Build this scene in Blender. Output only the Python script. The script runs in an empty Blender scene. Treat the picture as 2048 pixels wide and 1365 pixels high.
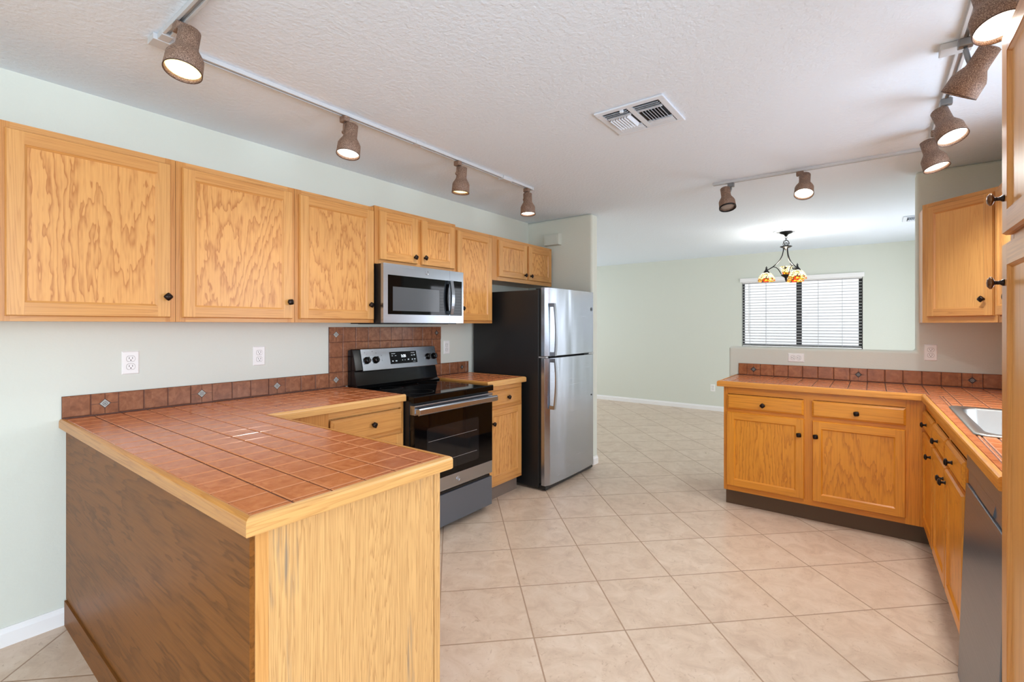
import bpy, bmesh, math, random
from mathutils import Vector, Matrix
random.seed(7)
S = bpy.context.scene
COL = S.collection
PI = math.pi
D2R = PI / 180

# ------------------------------------------------------------------ camera, view, world, lights
cam_data = bpy.data.cameras.new('camera')
cam_data.sensor_width = 36.0
cam_data.lens = 952.9 / 2048 * 36.0
cam_data.shift_y = -(682.5 - 650.9) / 2048
cam_data.clip_start = 0.05
cam = bpy.data.objects.new('camera', cam_data)
COL.objects.link(cam)
cam.location = (2.925, 0.0, 1.356)
cam.rotation_euler = (PI / 2, 0, 0.649)
S.camera = cam

S.view_settings.view_transform = 'Standard'
S.view_settings.look = 'None'
S.view_settings.exposure = 0.27
S.view_settings.gamma = 1.0
S.view_settings.use_curve_mapping = False
S.cycles.use_denoising = True
S.cycles.max_bounces = 14
S.cycles.diffuse_bounces = 8
S.cycles.glossy_bounces = 6
S.cycles.transmission_bounces = 8
S.cycles.sample_clamp_indirect = 6.0
S.cycles.caustics_reflective = False
S.cycles.caustics_refractive = False

world = bpy.data.worlds.new('world')
S.world = world
world.use_nodes = True
world.node_tree.nodes['Background'].inputs[0].default_value = (0.93, 0.96, 1.0, 1)
world.node_tree.nodes['Background'].inputs[1].default_value = 1.75


def area_light(name, loc, rot, sx, sy, power, color=(1, 1, 1)):
    d = bpy.data.lights.new(name, 'AREA')
    d.shape = 'RECTANGLE'
    d.size, d.size_y = sx, sy
    d.energy = power
    d.color = color
    o = bpy.data.objects.new(name, d)
    COL.objects.link(o)
    o.location = loc
    o.rotation_euler = rot
    return o


FACE_MX = (0, PI / 2, 0)          # area light turned towards -x
DAY = (0.83, 0.98, 1.17)
DAYF = (0.92, 0.98, 1.08)
area_light('sink_window_daylight', (3.90, 2.70, 1.62), FACE_MX, 1.0, 1.25, 20, DAY)
area_light('patio_door_daylight', (3.93, 6.42, 1.05), FACE_MX, 2.0, 1.7, 38, DAYF)
area_light('family_window_daylight', (6.24, -1.0, 1.30), (0, 113 * PI / 180, 0), 2.0, 2.9, 152, DAY)  # unseen window; its light is aimed upward to brighten the ceiling
area_light('rear_fill_light', (2.6, -3.45, 1.35), (PI / 2, 0, 0), 2.3, 1.5, 14, DAY)  # added fill from behind the camera, no window known there
area_light('dining_fill_light', (-2.70, 6.2, 1.30), (0, -PI / 2, 0), 1.6, 1.9, 18, DAYF)  # added fill to brighten the far dining wall, no window known there


# ------------------------------------------------------------------ materials
def lin(c):
    out = []
    for v in c:
        v = v / 255.0
        out.append(v / 12.92 if v <= 0.04045 else ((v + 0.055) / 1.055) ** 2.4)
    return (out[0], out[1], out[2], 1.0)


MATS = {}


def new_mat(name):
    m = bpy.data.materials.new(name)
    m.use_nodes = True
    nt = m.node_tree
    b = nt.nodes['Principled BSDF']
    MATS[name] = m
    return m, nt, b


def node(nt, kind, **kw):
    n = nt.nodes.new(kind)
    for k, v in kw.items():
        setattr(n, k, v)
    return n


def plain(name, rgb, rough=0.5, metal=0.0, coat=0.0, spec=0.5):
    m, nt, b = new_mat(name)
    b.inputs['Base Color'].default_value = lin(rgb)
    b.inputs['Roughness'].default_value = rough
    b.inputs['Metallic'].default_value = metal
    b.inputs['Coat Weight'].default_value = coat
    b.inputs['Specular IOR Level'].default_value = spec
    return m


def math_node(nt, op, a, b=None, c=None):
    n = node(nt, 'ShaderNodeMath', operation=op)
    for i, v in enumerate((a, b, c)):
        if v is None:
            continue
        if isinstance(v, (int, float)):
            n.inputs[i].default_value = v
        else:
            nt.links.new(v, n.inputs[i])
    return n.outputs[0]


def ramp(nt, fac, stops, interp='LINEAR'):
    r = node(nt, 'ShaderNodeValToRGB')
    r.color_ramp.interpolation = interp
    els = r.color_ramp.elements
    while len(els) < len(stops):
        els.new(0.5)
    for e, (p, c) in zip(els, stops):
        e.position = p
        e.color = c if len(c) == 4 else (*c, 1)
    nt.links.new(fac, r.inputs[0])
    return r.outputs[0]


def mix_col(nt, fac, a, b, blend='MIX'):
    n = node(nt, 'ShaderNodeMix', data_type='RGBA', blend_type=blend)
    for sock, v in ((n.inputs[0], fac), (n.inputs[6], a), (n.inputs[7], b)):
        if isinstance(v, (int, float)):
            sock.default_value = v
        elif isinstance(v, tuple):
            sock.default_value = v
        else:
            nt.links.new(v, sock)
    return n.outputs[2]


def noise(nt, vec, scale, detail=2.0, rough=0.5, dist=0.0):
    n = node(nt, 'ShaderNodeTexNoise')
    n.inputs['Scale'].default_value = scale
    n.inputs['Detail'].default_value = detail
    n.inputs['Roughness'].default_value = rough
    n.inputs['Distortion'].default_value = dist
    nt.links.new(vec, n.inputs['Vector'])
    return n.outputs['Fac']


def bump(nt, b, height, strength, dist):
    n = node(nt, 'ShaderNodeBump')
    n.inputs['Strength'].default_value = strength
    n.inputs['Distance'].default_value = dist
    nt.links.new(height, n.inputs['Height'])
    nt.links.new(n.outputs['Normal'], b.inputs['Normal'])


def obj_coords(nt, scale=(1, 1, 1), vary=True, rot=(0, 0, 0)):
    tc = node(nt, 'ShaderNodeTexCoord')
    vec = tc.outputs['Object']
    if vary:
        oi = node(nt, 'ShaderNodeObjectInfo')
        off = node(nt, 'ShaderNodeVectorMath', operation='SCALE')
        off.inputs[0].default_value = (13.7, 7.3, 29.1)
        nt.links.new(oi.outputs['Random'], off.inputs['Scale'])
        add = node(nt, 'ShaderNodeVectorMath', operation='ADD')
        nt.links.new(vec, add.inputs[0])
        nt.links.new(off.outputs[0], add.inputs[1])
        vec = add.outputs[0]
    mp = node(nt, 'ShaderNodeMapping')
    mp.inputs['Scale'].default_value = scale
    mp.inputs['Rotation'].default_value = rot
    nt.links.new(vec, mp.inputs['Vector'])
    return mp.outputs[0]


def oak(name, axis, light, dark, stretch=0.16, rings=46, size=3.6, rough=0.33, contrast=0.85, wear=None, rot=(0, 0, 0), spec=0.5):
    """Plain sawn oak: contour lines of a stretched noise, with fine pores along the grain."""
    m, nt, b = new_mat(name)
    sc = [1.0, 1.0, 1.0]
    sc['xyz'.index(axis)] = stretch
    vec = obj_coords(nt, tuple(sc), rot=rot)
    v = noise(nt, vec, size, 1.4, 0.45, 0.25)
    jag = noise(nt, vec, size * 14, 2.0, 0.6)
    v2 = math_node(nt, 'ADD', math_node(nt, 'MULTIPLY', v, rings), math_node(nt, 'MULTIPLY', jag, 2.2))
    fr = math_node(nt, 'FRACT', v2)
    ring = ramp(nt, fr, [(0.0, (1, 1, 1)), (0.14, (0.62, 0.62, 0.62)), (0.36, (0.18, 0.18, 0.18)), (0.6, (0.0, 0.0, 0.0)), (0.93, (0.06, 0.06, 0.06)), (1.0, (0.9, 0.9, 0.9))])
    sp = [150.0, 150.0, 150.0]
    sp['xyz'.index(axis)] = 5.0
    pvec = obj_coords(nt, tuple(sp), rot=rot)
    pore = noise(nt, pvec, 1.0, 2.0, 0.6)
    pr = ramp(nt, pore, [(0.42, (0, 0, 0)), (0.7, (1, 1, 1))])
    tone = noise(nt, vec, 1.3, 1.0)
    f = math_node(nt, 'MULTIPLY', ring, contrast)
    f = math_node(nt, 'ADD', f, math_node(nt, 'MULTIPLY', pr, 0.34), None)
    f = math_node(nt, 'MINIMUM', f, 1.0)
    col = mix_col(nt, f, lin(light), lin(dark))
    d2 = tuple(x * 0.82 for x in light)
    tcol = mix_col(nt, math_node(nt, 'MULTIPLY', tone, 0.45), col, lin(d2))
    if wear:
        wv = list(sp)
        wvec = obj_coords(nt, (16, 16, 2.2))
        w = noise(nt, wvec, 1.0, 3.0, 0.6, 0.4)
        big = noise(nt, obj_coords(nt, (2.2, 2.2, 1.0)), 1.0, 2.0)
        wm = ramp(nt, math_node(nt, 'ADD', math_node(nt, 'MULTIPLY', w, 0.6), math_node(nt, 'MULTIPLY', big, 0.5)), [(0.58, (0, 0, 0)), (0.64, (1, 1, 1))])
        wm = math_node(nt, 'MULTIPLY', wm, pr)
        tcol = mix_col(nt, math_node(nt, 'MULTIPLY', wm, 0.75), tcol, lin(wear))
    nt.links.new(tcol, b.inputs['Base Color'])
    b.inputs['Roughness'].default_value = rough
    b.inputs['Specular IOR Level'].default_value = spec
    bump(nt, b, pore, 0.10, 0.001)
    return m


HON_L, HON_D = (226, 165, 94), (176, 106, 44)
AMB_LAMPLIT_L, AMB_LAMPLIT_D = (232, 154, 44), (180, 100, 14)  # amber set: the same oak with warm lamplight put into the colour
oak('oak_panel', 'z', HON_L, HON_D, 0.20, 30, 2.9)
oak('plain_panel', 'z', (230, 174, 102), (204, 142, 76), 0.05, 40, 4.0, contrast=0.45)
oak('oak_stile', 'z', (220, 162, 94), (184, 120, 58), 0.03, 40, 5.0, contrast=0.5)
oak('oak_rail', 'x', (214, 154, 86), (178, 112, 52), 0.03, 40, 5.0, contrast=0.6)
oak('oak_frame_stile', 'z', (208, 146, 78), (172, 106, 46), 0.03, 40, 5.0, contrast=0.6)
oak('oak_frame_rail', 'x', (216, 158, 92), (178, 114, 56), 0.03, 40, 5.0, contrast=0.6)
oak('amber_panel', 'z', AMB_LAMPLIT_L, AMB_LAMPLIT_D, 0.18, 22, 2.8, contrast=0.7)
oak('amber_stile', 'z', (230, 152, 46), (184, 106, 20), 0.03, 40, 5.0, contrast=0.5)
oak('amber_frame_stile', 'z', (222, 142, 40), (176, 98, 18), 0.03, 40, 5.0, contrast=0.5)
oak('amber_frame_rail', 'x', (222, 142, 40), (176, 98, 18), 0.03, 40, 5.0, contrast=0.5)
oak('amber_rail', 'x', (230, 152, 46), (184, 106, 20), 0.03, 40, 5.0, contrast=0.5)
oak('oak_nosing_shaded_x', 'x', (208, 146, 74), (166, 102, 44), 0.03, 40, 6.0, contrast=0.55)  # same wood as the end nosing, shade put into the colour
oak('oak_nosing_y', 'y', (228, 176, 108), (188, 126, 66), 0.03, 40, 6.0, contrast=0.55)
oak('lamplit_nosing_x', 'x', (220, 148, 60), (178, 106, 32), 0.03, 40, 6.0, contrast=0.5)  # lamplight tint of the amber set, on the counter edge
oak('lamplit_nosing_y', 'y', (220, 148, 60), (178, 106, 32), 0.03, 40, 6.0, contrast=0.5)
oak('worn_oak', 'z', (222, 174, 112), (160, 110, 60), 0.035, 52, 11.0, rough=0.45, contrast=0.6, wear=(128, 118, 104))
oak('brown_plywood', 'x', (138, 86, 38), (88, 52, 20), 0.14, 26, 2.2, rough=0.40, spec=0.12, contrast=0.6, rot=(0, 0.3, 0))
plain('cabinet_inside', (176, 126, 72), 0.6)
plain('knob_bronze', (38, 26, 20), 0.28, 0.7)
plain('knob_bronze_worn', (112, 78, 50), 0.3, 0.8)
plain('toe_kick_brown', (88, 66, 44), 0.5)
plain('toe_kick_gray', (120, 106, 96), 0.5)
plain('black_enamel', (12, 12, 13), 0.14, spec=0.4)
plain('black_satin', (24, 24, 25), 0.42)
plain('black_glass', (5, 5, 6), 0.04, spec=0.24)
plain('oven_window', (24, 24, 25), 0.05, spec=0.35)
plain('microwave_window', (84, 86, 89), 0.12, spec=0.3)
plain('black_plastic', (18, 18, 19), 0.35)
plain('dark_gap', (10, 10, 10), 0.8)
plain('white_plastic', (240, 240, 238), 0.35)
plain('white_metal', (222, 231, 242), 0.4)
plain('track_metal', (186, 188, 190), 0.3, 0.6)
plain('track_white', (196, 198, 200), 0.4)
plain('trim_white', (238, 238, 238), 0.4)
plain('window_bronze', (66, 66, 68), 0.5)
m, nt, b = new_mat('blind_white')
b.inputs['Base Color'].default_value = lin((246, 247, 248))
b.inputs['Roughness'].default_value = 0.5
tb = nt.nodes.new('ShaderNodeBsdfTranslucent')
tb.inputs['Color'].default_value = lin((246, 247, 248))
mx = nt.nodes.new('ShaderNodeMixShader')
mx.inputs[0].default_value = 0.55
nt.links.new(b.outputs[0], mx.inputs[1])
nt.links.new(tb.outputs[0], mx.inputs[2])
nt.links.new(mx.outputs[0], nt.nodes['Material Output'].inputs['Surface'])
plain('iron_black', (20, 19, 19), 0.4, 0.5)
plain('rim_brown', (70, 46, 32), 0.5)
plain('adapter_gray', (128, 129, 131), 0.35, 0.4)
plain('chrome', (215, 216, 218), 0.12, 1.0)
plain('display_white', (225, 235, 240), 0.4)
plain('bulb_off', (150, 140, 132), 0.25)
plain('vent_dark', (38, 38, 38), 0.8)
plain('sensor_beige', (206, 210, 200), 0.5)
plain('insert_stone', (176, 178, 172), 0.35)
plain('insert_dark', (70, 52, 44), 0.4)
plain('exterior_stucco', (226, 226, 228), 0.9)


def emit(name, rgb, strength):
    m, nt, b = new_mat(name)
    b.inputs['Base Color'].default_value = lin(rgb)
    b.inputs['Emission Color'].default_value = lin(rgb)
    b.inputs['Emission Strength'].default_value = strength
    return m


emit('bulb_warm', (255, 226, 158), 2.2)
emit('bulb_bright', (255, 244, 224), 4.0)
emit('clock_glow', (235, 245, 255), 1.6)

# paint
def paint(name, rgb, bump_scale, strength, rough=0.75):
    m, nt, b = new_mat(name)
    b.inputs['Base Color'].default_value = lin(rgb)
    b.inputs['Roughness'].default_value = rough
    b.inputs['Specular IOR Level'].default_value = 0.25
    v = obj_coords(nt, vary=False)
    h = noise(nt, v, bump_scale, 2.0, 0.55)
    bump(nt, b, h, strength, 0.004)
    return m


paint('paint_sage', (214, 218, 208), 85, 0.22)
paint('paint_ceiling', (226, 237, 248), 60, 0.75)

# floor tile: 16 inch squares laid on the diagonal
m, nt, b = new_mat('floor_tile')
tc = node(nt, 'ShaderNodeTexCoord')
sub = node(nt, 'ShaderNodeVectorMath', operation='SUBTRACT')
sub.inputs[1].default_value = (1.4650, 1.9960, 0)
nt.links.new(tc.outputs['Object'], sub.inputs[0])
mp = node(nt, 'ShaderNodeMapping')
mp.inputs['Rotation'].default_value = (0, 0, -44.4 * D2R)
mp.inputs['Scale'].default_value = (1 / 0.4105,) * 3
nt.links.new(sub.outputs[0], mp.inputs['Vector'])
sep = node(nt, 'ShaderNodeSeparateXYZ')
nt.links.new(mp.outputs[0], sep.inputs[0])


def edge_dist(nt, s):
    f = math_node(nt, 'FRACT', s)
    return math_node(nt, 'MINIMUM', f, math_node(nt, 'SUBTRACT', 1.0, f))


ed = math_node(nt, 'MINIMUM', edge_dist(nt, sep.outputs[0]), edge_dist(nt, sep.outputs[1]))
grout = ramp(nt, ed, [(0.0062, (1, 1, 1)), (0.0090, (0, 0, 0))])
fl = node(nt, 'ShaderNodeVectorMath', operation='FLOOR')
nt.links.new(mp.outputs[0], fl.inputs[0])
wn = node(nt, 'ShaderNodeTexWhiteNoise', noise_dimensions='2D')
nt.links.new(fl.outputs[0], wn.inputs['Vector'])
shift = node(nt, 'ShaderNodeVectorMath', operation='ADD')
sc2 = node(nt, 'ShaderNodeVectorMath', operation='SCALE')
sc2.inputs['Scale'].default_value = 9.0
nt.links.new(wn.outputs['Color'], sc2.inputs[0])
nt.links.new(tc.outputs['Object'], shift.inputs[0])
nt.links.new(sc2.outputs[0], shift.inputs[1])
n1 = noise(nt, shift.outputs[0], 9.0, 6.0, 0.68, 0.8)
n2 = noise(nt, shift.outputs[0], 28.0, 4.0, 0.65, 1.6)
base = ramp(nt, n1, [(0.3, lin((196, 172, 150))), (0.5, lin((213, 191, 169))), (0.72, lin((224, 205, 186)))])
vein = ramp(nt, n2, [(0.30, (1, 1, 1)), (0.40, (0, 0, 0))])
base = mix_col(nt, math_node(nt, 'MULTIPLY', vein, 0.5), base, lin((164, 132, 106)))
tint = math_node(nt, 'MULTIPLY', math_node(nt, 'SUBTRACT', wn.outputs['Value'], 0.5), 0.16)
base = mix_col(nt, math_node(nt, 'ADD', tint, 0.08), base, lin((196, 166, 140)))
colr = mix_col(nt, grout, base, lin((166, 138, 114)))
nt.links.new(colr, b.inputs['Base Color'])
b.inputs['Roughness'].default_value = 0.30
rgh = math_node(nt, 'ADD', math_node(nt, 'MULTIPLY', grout, 0.4), math_node(nt, 'ADD', math_node(nt, 'MULTIPLY', n2, 0.12), 0.24))
nt.links.new(rgh, b.inputs['Roughness'])
hh = math_node(nt, 'ADD', math_node(nt, 'MULTIPLY', grout, -1.0), math_node(nt, 'MULTIPLY', n2, 0.06))
bump(nt, b, hh, 0.5, 0.002)


def glazed(name, lo, mid, hi, rough, pitch_vec=(0.1025, 0.1025, 0.1025), org=(0, 0, 0)):
    m, nt, b = new_mat(name)
    tc = node(nt, 'ShaderNodeTexCoord')
    sub = node(nt, 'ShaderNodeVectorMath', operation='SUBTRACT')
    sub.inputs[1].default_value = org
    nt.links.new(tc.outputs['Object'], sub.inputs[0])
    mp = node(nt, 'ShaderNodeMapping')
    mp.inputs['Scale'].default_value = tuple(1 / p for p in pitch_vec)
    nt.links.new(sub.outputs[0], mp.inputs['Vector'])
    fl = node(nt, 'ShaderNodeVectorMath', operation='FLOOR')
    nt.links.new(mp.outputs[0], fl.inputs[0])
    wn = node(nt, 'ShaderNodeTexWhiteNoise', noise_dimensions='3D')
    nt.links.new(fl.outputs[0], wn.inputs['Vector'])
    sc = node(nt, 'ShaderNodeVectorMath', operation='SCALE')
    sc.inputs['Scale'].default_value = 5.0
    nt.links.new(wn.outputs['Color'], sc.inputs[0])
    ad = node(nt, 'ShaderNodeVectorMath', operation='ADD')
    nt.links.new(tc.outputs['Object'], ad.inputs[0])
    nt.links.new(sc.outputs[0], ad.inputs[1])
    n1 = noise(nt, ad.outputs[0], 26.0, 4.0, 0.6, 0.5)
    col = ramp(nt, n1, [(0.28, lin(lo)), (0.5, lin(mid)), (0.74, lin(hi))])
    t = math_node(nt, 'MULTIPLY', wn.outputs['Value'], 0.38)
    col = mix_col(nt, t, col, lin(lo))
    nt.links.new(col, b.inputs['Base Color'])
    b.inputs['Roughness'].default_value = rough
    bump(nt, b, noise(nt, tc.outputs['Object'], 60.0, 3.0, 0.6), 0.12, 0.002)
    return m


glazed('counter_tile', (172, 92, 48), (192, 112, 66), (208, 132, 84), 0.22, org=(0, 0, 0.5))
glazed('splash_tile', (120, 74, 50), (144, 94, 66), (168, 116, 84), 0.26)
glazed('splash_tile_lamplit', (132, 74, 40), (160, 94, 52), (182, 116, 68), 0.26)  # same tile as the left splash, warm lamplight put into the colour
plain('tile_edge_glint', (204, 134, 90), 0.2)  # lighter colour on the tile chamfers, standing in for window glints
plain('counter_grout', (88, 52, 36), 0.6)
plain('splash_grout', (92, 56, 42), 0.6)


def steel(name, axis, rgb=(176, 182, 191), rough=0.25, wave=0.0, metal=1.0):
    m, nt, b = new_mat(name)
    sc = [220.0, 220.0, 220.0]
    sc['xyz'.index(axis)] = 2.0
    v = obj_coords(nt, tuple(sc))
    n = noise(nt, v, 1.0, 2.0, 0.6)
    b.inputs['Base Color'].default_value = lin(rgb)
    b.inputs['Metallic'].default_value = metal
    b.inputs['Anisotropic'].default_value = 0.4
    if wave:
        wv = noise(nt, obj_coords(nt, (5.0, 5.0, 0.9), rot=(0, 0.12, 0)), 1.0, 1.5, 0.4, 0.3)
        bump(nt, b, wv, wave, 0.05)
    r = math_node(nt, 'ADD', math_node(nt, 'MULTIPLY', n, 0.10), rough - 0.05)
    nt.links.new(r, b.inputs['Roughness'])
    return m


steel('steel_brushed', 'x')
steel('steel_door', 'x', wave=0.22)
steel('steel_dark', 'x', (112, 120, 132), 0.30, metal=0.65)
steel('steel_sink', 'y', (158, 155, 150), 0.36)

# speckled brown stoneware shade of the spot heads
m, nt, b = new_mat('stoneware')
v = obj_coords(nt)
n1 = noise(nt, v, 420.0, 2.0, 0.7)
c = ramp(nt, n1, [(0.36, lin((74, 52, 40))), (0.5, lin((122, 92, 74))), (0.66, lin((176, 150, 130)))])
nt.links.new(c, b.inputs['Base Color'])
b.inputs['Roughness'].default_value = 0.6
bump(nt, b, n1, 0.35, 0.002)

# leaded coloured glass
m, nt, b = new_mat('leaded_glass')
tc = node(nt, 'ShaderNodeTexCoord')
vo = node(nt, 'ShaderNodeTexVoronoi', feature='DISTANCE_TO_EDGE')
vo.inputs['Scale'].default_value = 36.0
nt.links.new(tc.outputs['Object'], vo.inputs['Vector'])
vc = node(nt, 'ShaderNodeTexVoronoi', feature='F1')
vc.inputs['Scale'].default_value = 36.0
nt.links.new(tc.outputs['Object'], vc.inputs['Vector'])
sx = node(nt, 'ShaderNodeSeparateXYZ')
nt.links.new(tc.outputs['Object'], sx.inputs[0])
hz = math_node(nt, 'MULTIPLY', sx.outputs[2], 8.0)          # height above the rim (0 at the rim)
rb = node(nt, 'ShaderNodeSeparateColor')
nt.links.new(vc.outputs['Color'], rb.inputs[0])
low = ramp(nt, rb.outputs[0], [(0.0, lin((214, 60, 16))), (0.22, lin((250, 170, 40))), (0.5, lin((255, 226, 120))), (0.85, lin((190, 130, 40)))], 'CONSTANT')
high = ramp(nt, rb.outputs[1], [(0.0, lin((255, 240, 170))), (0.5, lin((255, 246, 214))), (0.85, lin((250, 214, 120)))], 'CONSTANT')
gl = mix_col(nt, ramp(nt, hz, [(0.26, (0, 0, 0)), (0.32, (1, 1, 1))]), low, high)
lead = ramp(nt, vo.outputs['Distance'], [(0.05, (0.02, 0.015, 0.01)), (0.09, (1, 1, 1))])
gl = mix_col(nt, 1.0, gl, lead, 'MULTIPLY')
nt.links.new(gl, b.inputs['Base Color'])
nt.links.new(gl, b.inputs['Emission Color'])
b.inputs['Emission Strength'].default_value = 1.15
b.inputs['Roughness'].default_value = 0.2

m, nt, b = new_mat('window_glass')
b.inputs['Base Color'].default_value = (1, 1, 1, 1)
b.inputs['Roughness'].default_value = 0.0
b.inputs['Transmission Weight'].default_value = 1.0
b.inputs['IOR'].default_value = 1.05


# ------------------------------------------------------------------ mesh helpers
class MB:
    """Collects shapes; build() links them as one mesh object."""

    def __init__(self):
        self.v, self.f, self.m, self.s = [], [], [], []

    def face(self, pts, mat=0, smooth=False):
        i = len(self.v)
        self.v += [tuple(p) for p in pts]
        self.f.append(list(range(i, i + len(pts))))
        self.m.append(mat)
        self.s.append(smooth)
        return self

    def box(self, x0, x1, y0, y1, z0, z1, mat=0):
        x0, x1 = min(x0, x1), max(x0, x1)
        y0, y1 = min(y0, y1), max(y0, y1)
        z0, z1 = min(z0, z1), max(z0, z1)
        i = len(self.v)
        self.v += [(x, y, z) for z in (z0, z1) for y in (y0, y1) for x in (x0, x1)]
        for q in ((0, 2, 3, 1), (4, 5, 7, 6), (0, 1, 5, 4), (2, 6, 7, 3), (0, 4, 6, 2), (1, 3, 7, 5)):
            self.f.append([i + k for k in q])
            self.m.append(mat)
            self.s.append(False)
        return self

    def hexa(self, lower, upper, mat=0):
        """Two quads (4 points each, same winding) joined into a solid."""
        i = len(self.v)
        self.v += [tuple(p) for p in lower] + [tuple(p) for p in upper]
        for q in ((0, 3, 2, 1), (4, 5, 6, 7), (0, 1, 5, 4), (1, 2, 6, 5), (2, 3, 7, 6), (3, 0, 4, 7)):
            self.f.append([i + k for k in q])
            self.m.append(mat)
            self.s.append(False)
        return self

    def extrude(self, poly, axis, a0, a1, mat=0):
        """Closed polygon (2-D) pushed along an axis; for axis x the polygon is (y,z), y: (x,z), z: (x,y)."""
        def P(p, a):
            return {'x': (a, p[0], p[1]), 'y': (p[0], a, p[1]), 'z': (p[0], p[1], a)}[axis]
        n = len(poly)
        i = len(self.v)
        self.v += [P(p, a0) for p in poly] + [P(p, a1) for p in poly]
        for k in range(n):
            j = (k + 1) % n
            self.f.append([i + k, i + j, i + n + j, i + n + k])
            self.m.append(mat)
            self.s.append(False)
        self.f.append([i + k for k in reversed(range(n))])
        self.f.append([i + n + k for k in range(n)])
        self.m += [mat, mat]
        self.s += [False, False]
        return self

    def lathe(self, prof, seg=24, mat=0, M=None, closed_ends=True):
        """Profile of (radius, height) turned about z, then moved by M."""
        M = M or Matrix.Identity(4)
        i = len(self.v)
        for r, h in prof:
            for k in range(seg):
                a = 2 * PI * k / seg
                self.v.append(tuple(M @ Vector((r * math.cos(a), r * math.sin(a), h))))
        for p in range(len(prof) - 1):
            for k in range(seg):
                j = (k + 1) % seg
                self.f.append([i + p * seg + k, i + p * seg + j, i + (p + 1) * seg + j, i + (p + 1) * seg + k])
                self.m.append(mat)
                self.s.append(True)
        if closed_ends:
            for p, rev in ((0, True), (len(prof) - 1, False)):
                if prof[p][0] > 1e-6:
                    q = [i + p * seg + k for k in range(seg)]
                    self.f.append(q[::-1] if rev else q)
                    self.m.append(mat)
                    self.s.append(False)
        return self

    def tube(self, pts, r, seg=8, mat=0, flat=1.0):
        pts = [Vector(p) for p in pts]
        i = len(self.v)
        n = len(pts)
        up = Vector((0, 0, 1))
        for k, p in enumerate(pts):
            t = (pts[min(k + 1, n - 1)] - pts[max(k - 1, 0)]).normalized()
            u = t.cross(up)
            if u.length < 1e-3:
                u = t.cross(Vector((0, 1, 0)))
            u.normalize()
            w = u.cross(t).normalized()
            rr = r[k] if isinstance(r, (list, tuple)) else r
            for s in range(seg):
                a = 2 * PI * s / seg
                self.v.append(tuple(p + u * (rr * math.cos(a)) + w * (rr * flat * math.sin(a))))
        for k in range(n - 1):
            for s in range(seg):
                j = (s + 1) % seg
                self.f.append([i + k * seg + s, i + k * seg + j, i + (k + 1) * seg + j, i + (k + 1) * seg + s])
                self.m.append(mat)
                self.s.append(True)
        self.f.append([i + s for s in range(seg)][::-1])
        self.f.append([i + (n - 1) * seg + s for s in range(seg)])
        self.m += [mat, mat]
        self.s += [False, False]
        return self

    def sweep(self, prof, path, mats):
        """Closed profile of (outward, z) swept along an xy polyline with mitred corners; outward is to the right."""
        n = len(prof)
        P = [Vector(p).to_2d() for p in path]
        segs = [(P[k + 1] - P[k]).normalized() for k in range(len(P) - 1)]
        nor = [Vector((d.y, -d.x)) for d in segs]
        rows = []
        for k in range(len(P)):
            if k == 0:
                o = nor[0]
            elif k == len(P) - 1:
                o = nor[-1]
            else:
                o = nor[k - 1] + nor[k]
                o = o / (o.dot(nor[k]))
            rows.append([(P[k].x + o.x * q[0], P[k].y + o.y * q[0], q[1]) for q in prof])
        for k in range(len(segs)):
            i = len(self.v)
            self.v += rows[k] + rows[k + 1]
            for q in range(n):
                j = (q + 1) % n
                self.f.append([i + q, i + j, i + n + j, i + n + q])
                self.m.append(mats[k])
                self.s.append(False)
            self.f.append([i + q for q in reversed(range(n))])
            self.f.append([i + n + q for q in range(n)])
            self.m += [mats[k], mats[k]]
            self.s += [False, False]
        return self

    def mesh(self, name, mats):
        me = bpy.data.meshes.new(name)
        me.from_pydata(self.v, [], self.f)
        for mt in mats:
            me.materials.append(MATS[mt])
        me.polygons.foreach_set('material_index', self.m)
        me.polygons.foreach_set('use_smooth', self.s)
        bm = bmesh.new()
        bm.from_mesh(me)
        bmesh.ops.recalc_face_normals(bm, faces=bm.faces)
        bm.to_mesh(me)
        bm.free()
        me.update()
        return me

    def build(self, name, mats, parent=None, loc=(0, 0, 0), rot=(0, 0, 0), bevel=0.0, segs=2):
        if isinstance(mats, str):
            mats = [mats]
        o = bpy.data.objects.new(name, self.mesh(name, mats))
        COL.objects.link(o)
        o.location = loc
        o.rotation_euler = rot
        if parent is not None:
            o.parent = parent
        if bevel:
            bv = o.modifiers.new('bevel', 'BEVEL')
            bv.width = bevel
            bv.segments = segs
            bv.limit_method = 'ANGLE'
            bv.angle_limit = 40 * D2R
            bv.harden_normals = False
        return o


def tag(o, label, cat, group=None):
    o['label'] = label
    o['category'] = cat
    if group:
        o['group'] = group
    return o


def thing(name, label, cat, loc=(0, 0, 0), rz=0.0, group=None):
    o = bpy.data.objects.new(name, None)
    o.empty_display_size = 0.05
    COL.objects.link(o)
    o.location = loc
    o.rotation_euler = (0, 0, rz)
    return tag(o, label, cat, group)


def struct(name, mb, mats, bevel=0.0, segs=2, parent=None):
    o = mb.build(name, mats, parent, bevel=bevel, segs=segs)
    if parent is None:
        o['kind'] = 'structure'
    return o


# ------------------------------------------------------------------ the room
H = 2.44
XR = 3.79          # kitchen right wall
YD = 4.41          # divider between kitchen and dining area
YF = 7.95          # far wall
struct('floor', MB().box(-2.7, 6.3, -3.4, 8.12, -0.06, 0.0), 'floor_tile')
struct('ceiling', MB().box(-2.7, 6.3, -3.4, 8.12, H, H + 0.06), 'paint_ceiling')
struct('wall_left', MB().box(-0.12, 0.0, -3.3, 4.14, 0, H), 'paint_sage')
struct('wall_fridge', MB().box(-2.6, 0.755, 4.14, 4.262, 0, H), 'paint_sage', bevel=0.022, segs=5)
w = MB()
w.extrude([(1.93, 0), (XR, 0), (XR, H), (3.165, H), (3.165, 1.172), (1.93, 1.172)], 'y', YD, YD + 0.125)
struct('wall_divider', w, 'paint_sage', bevel=0.02, segs=5)
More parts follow.
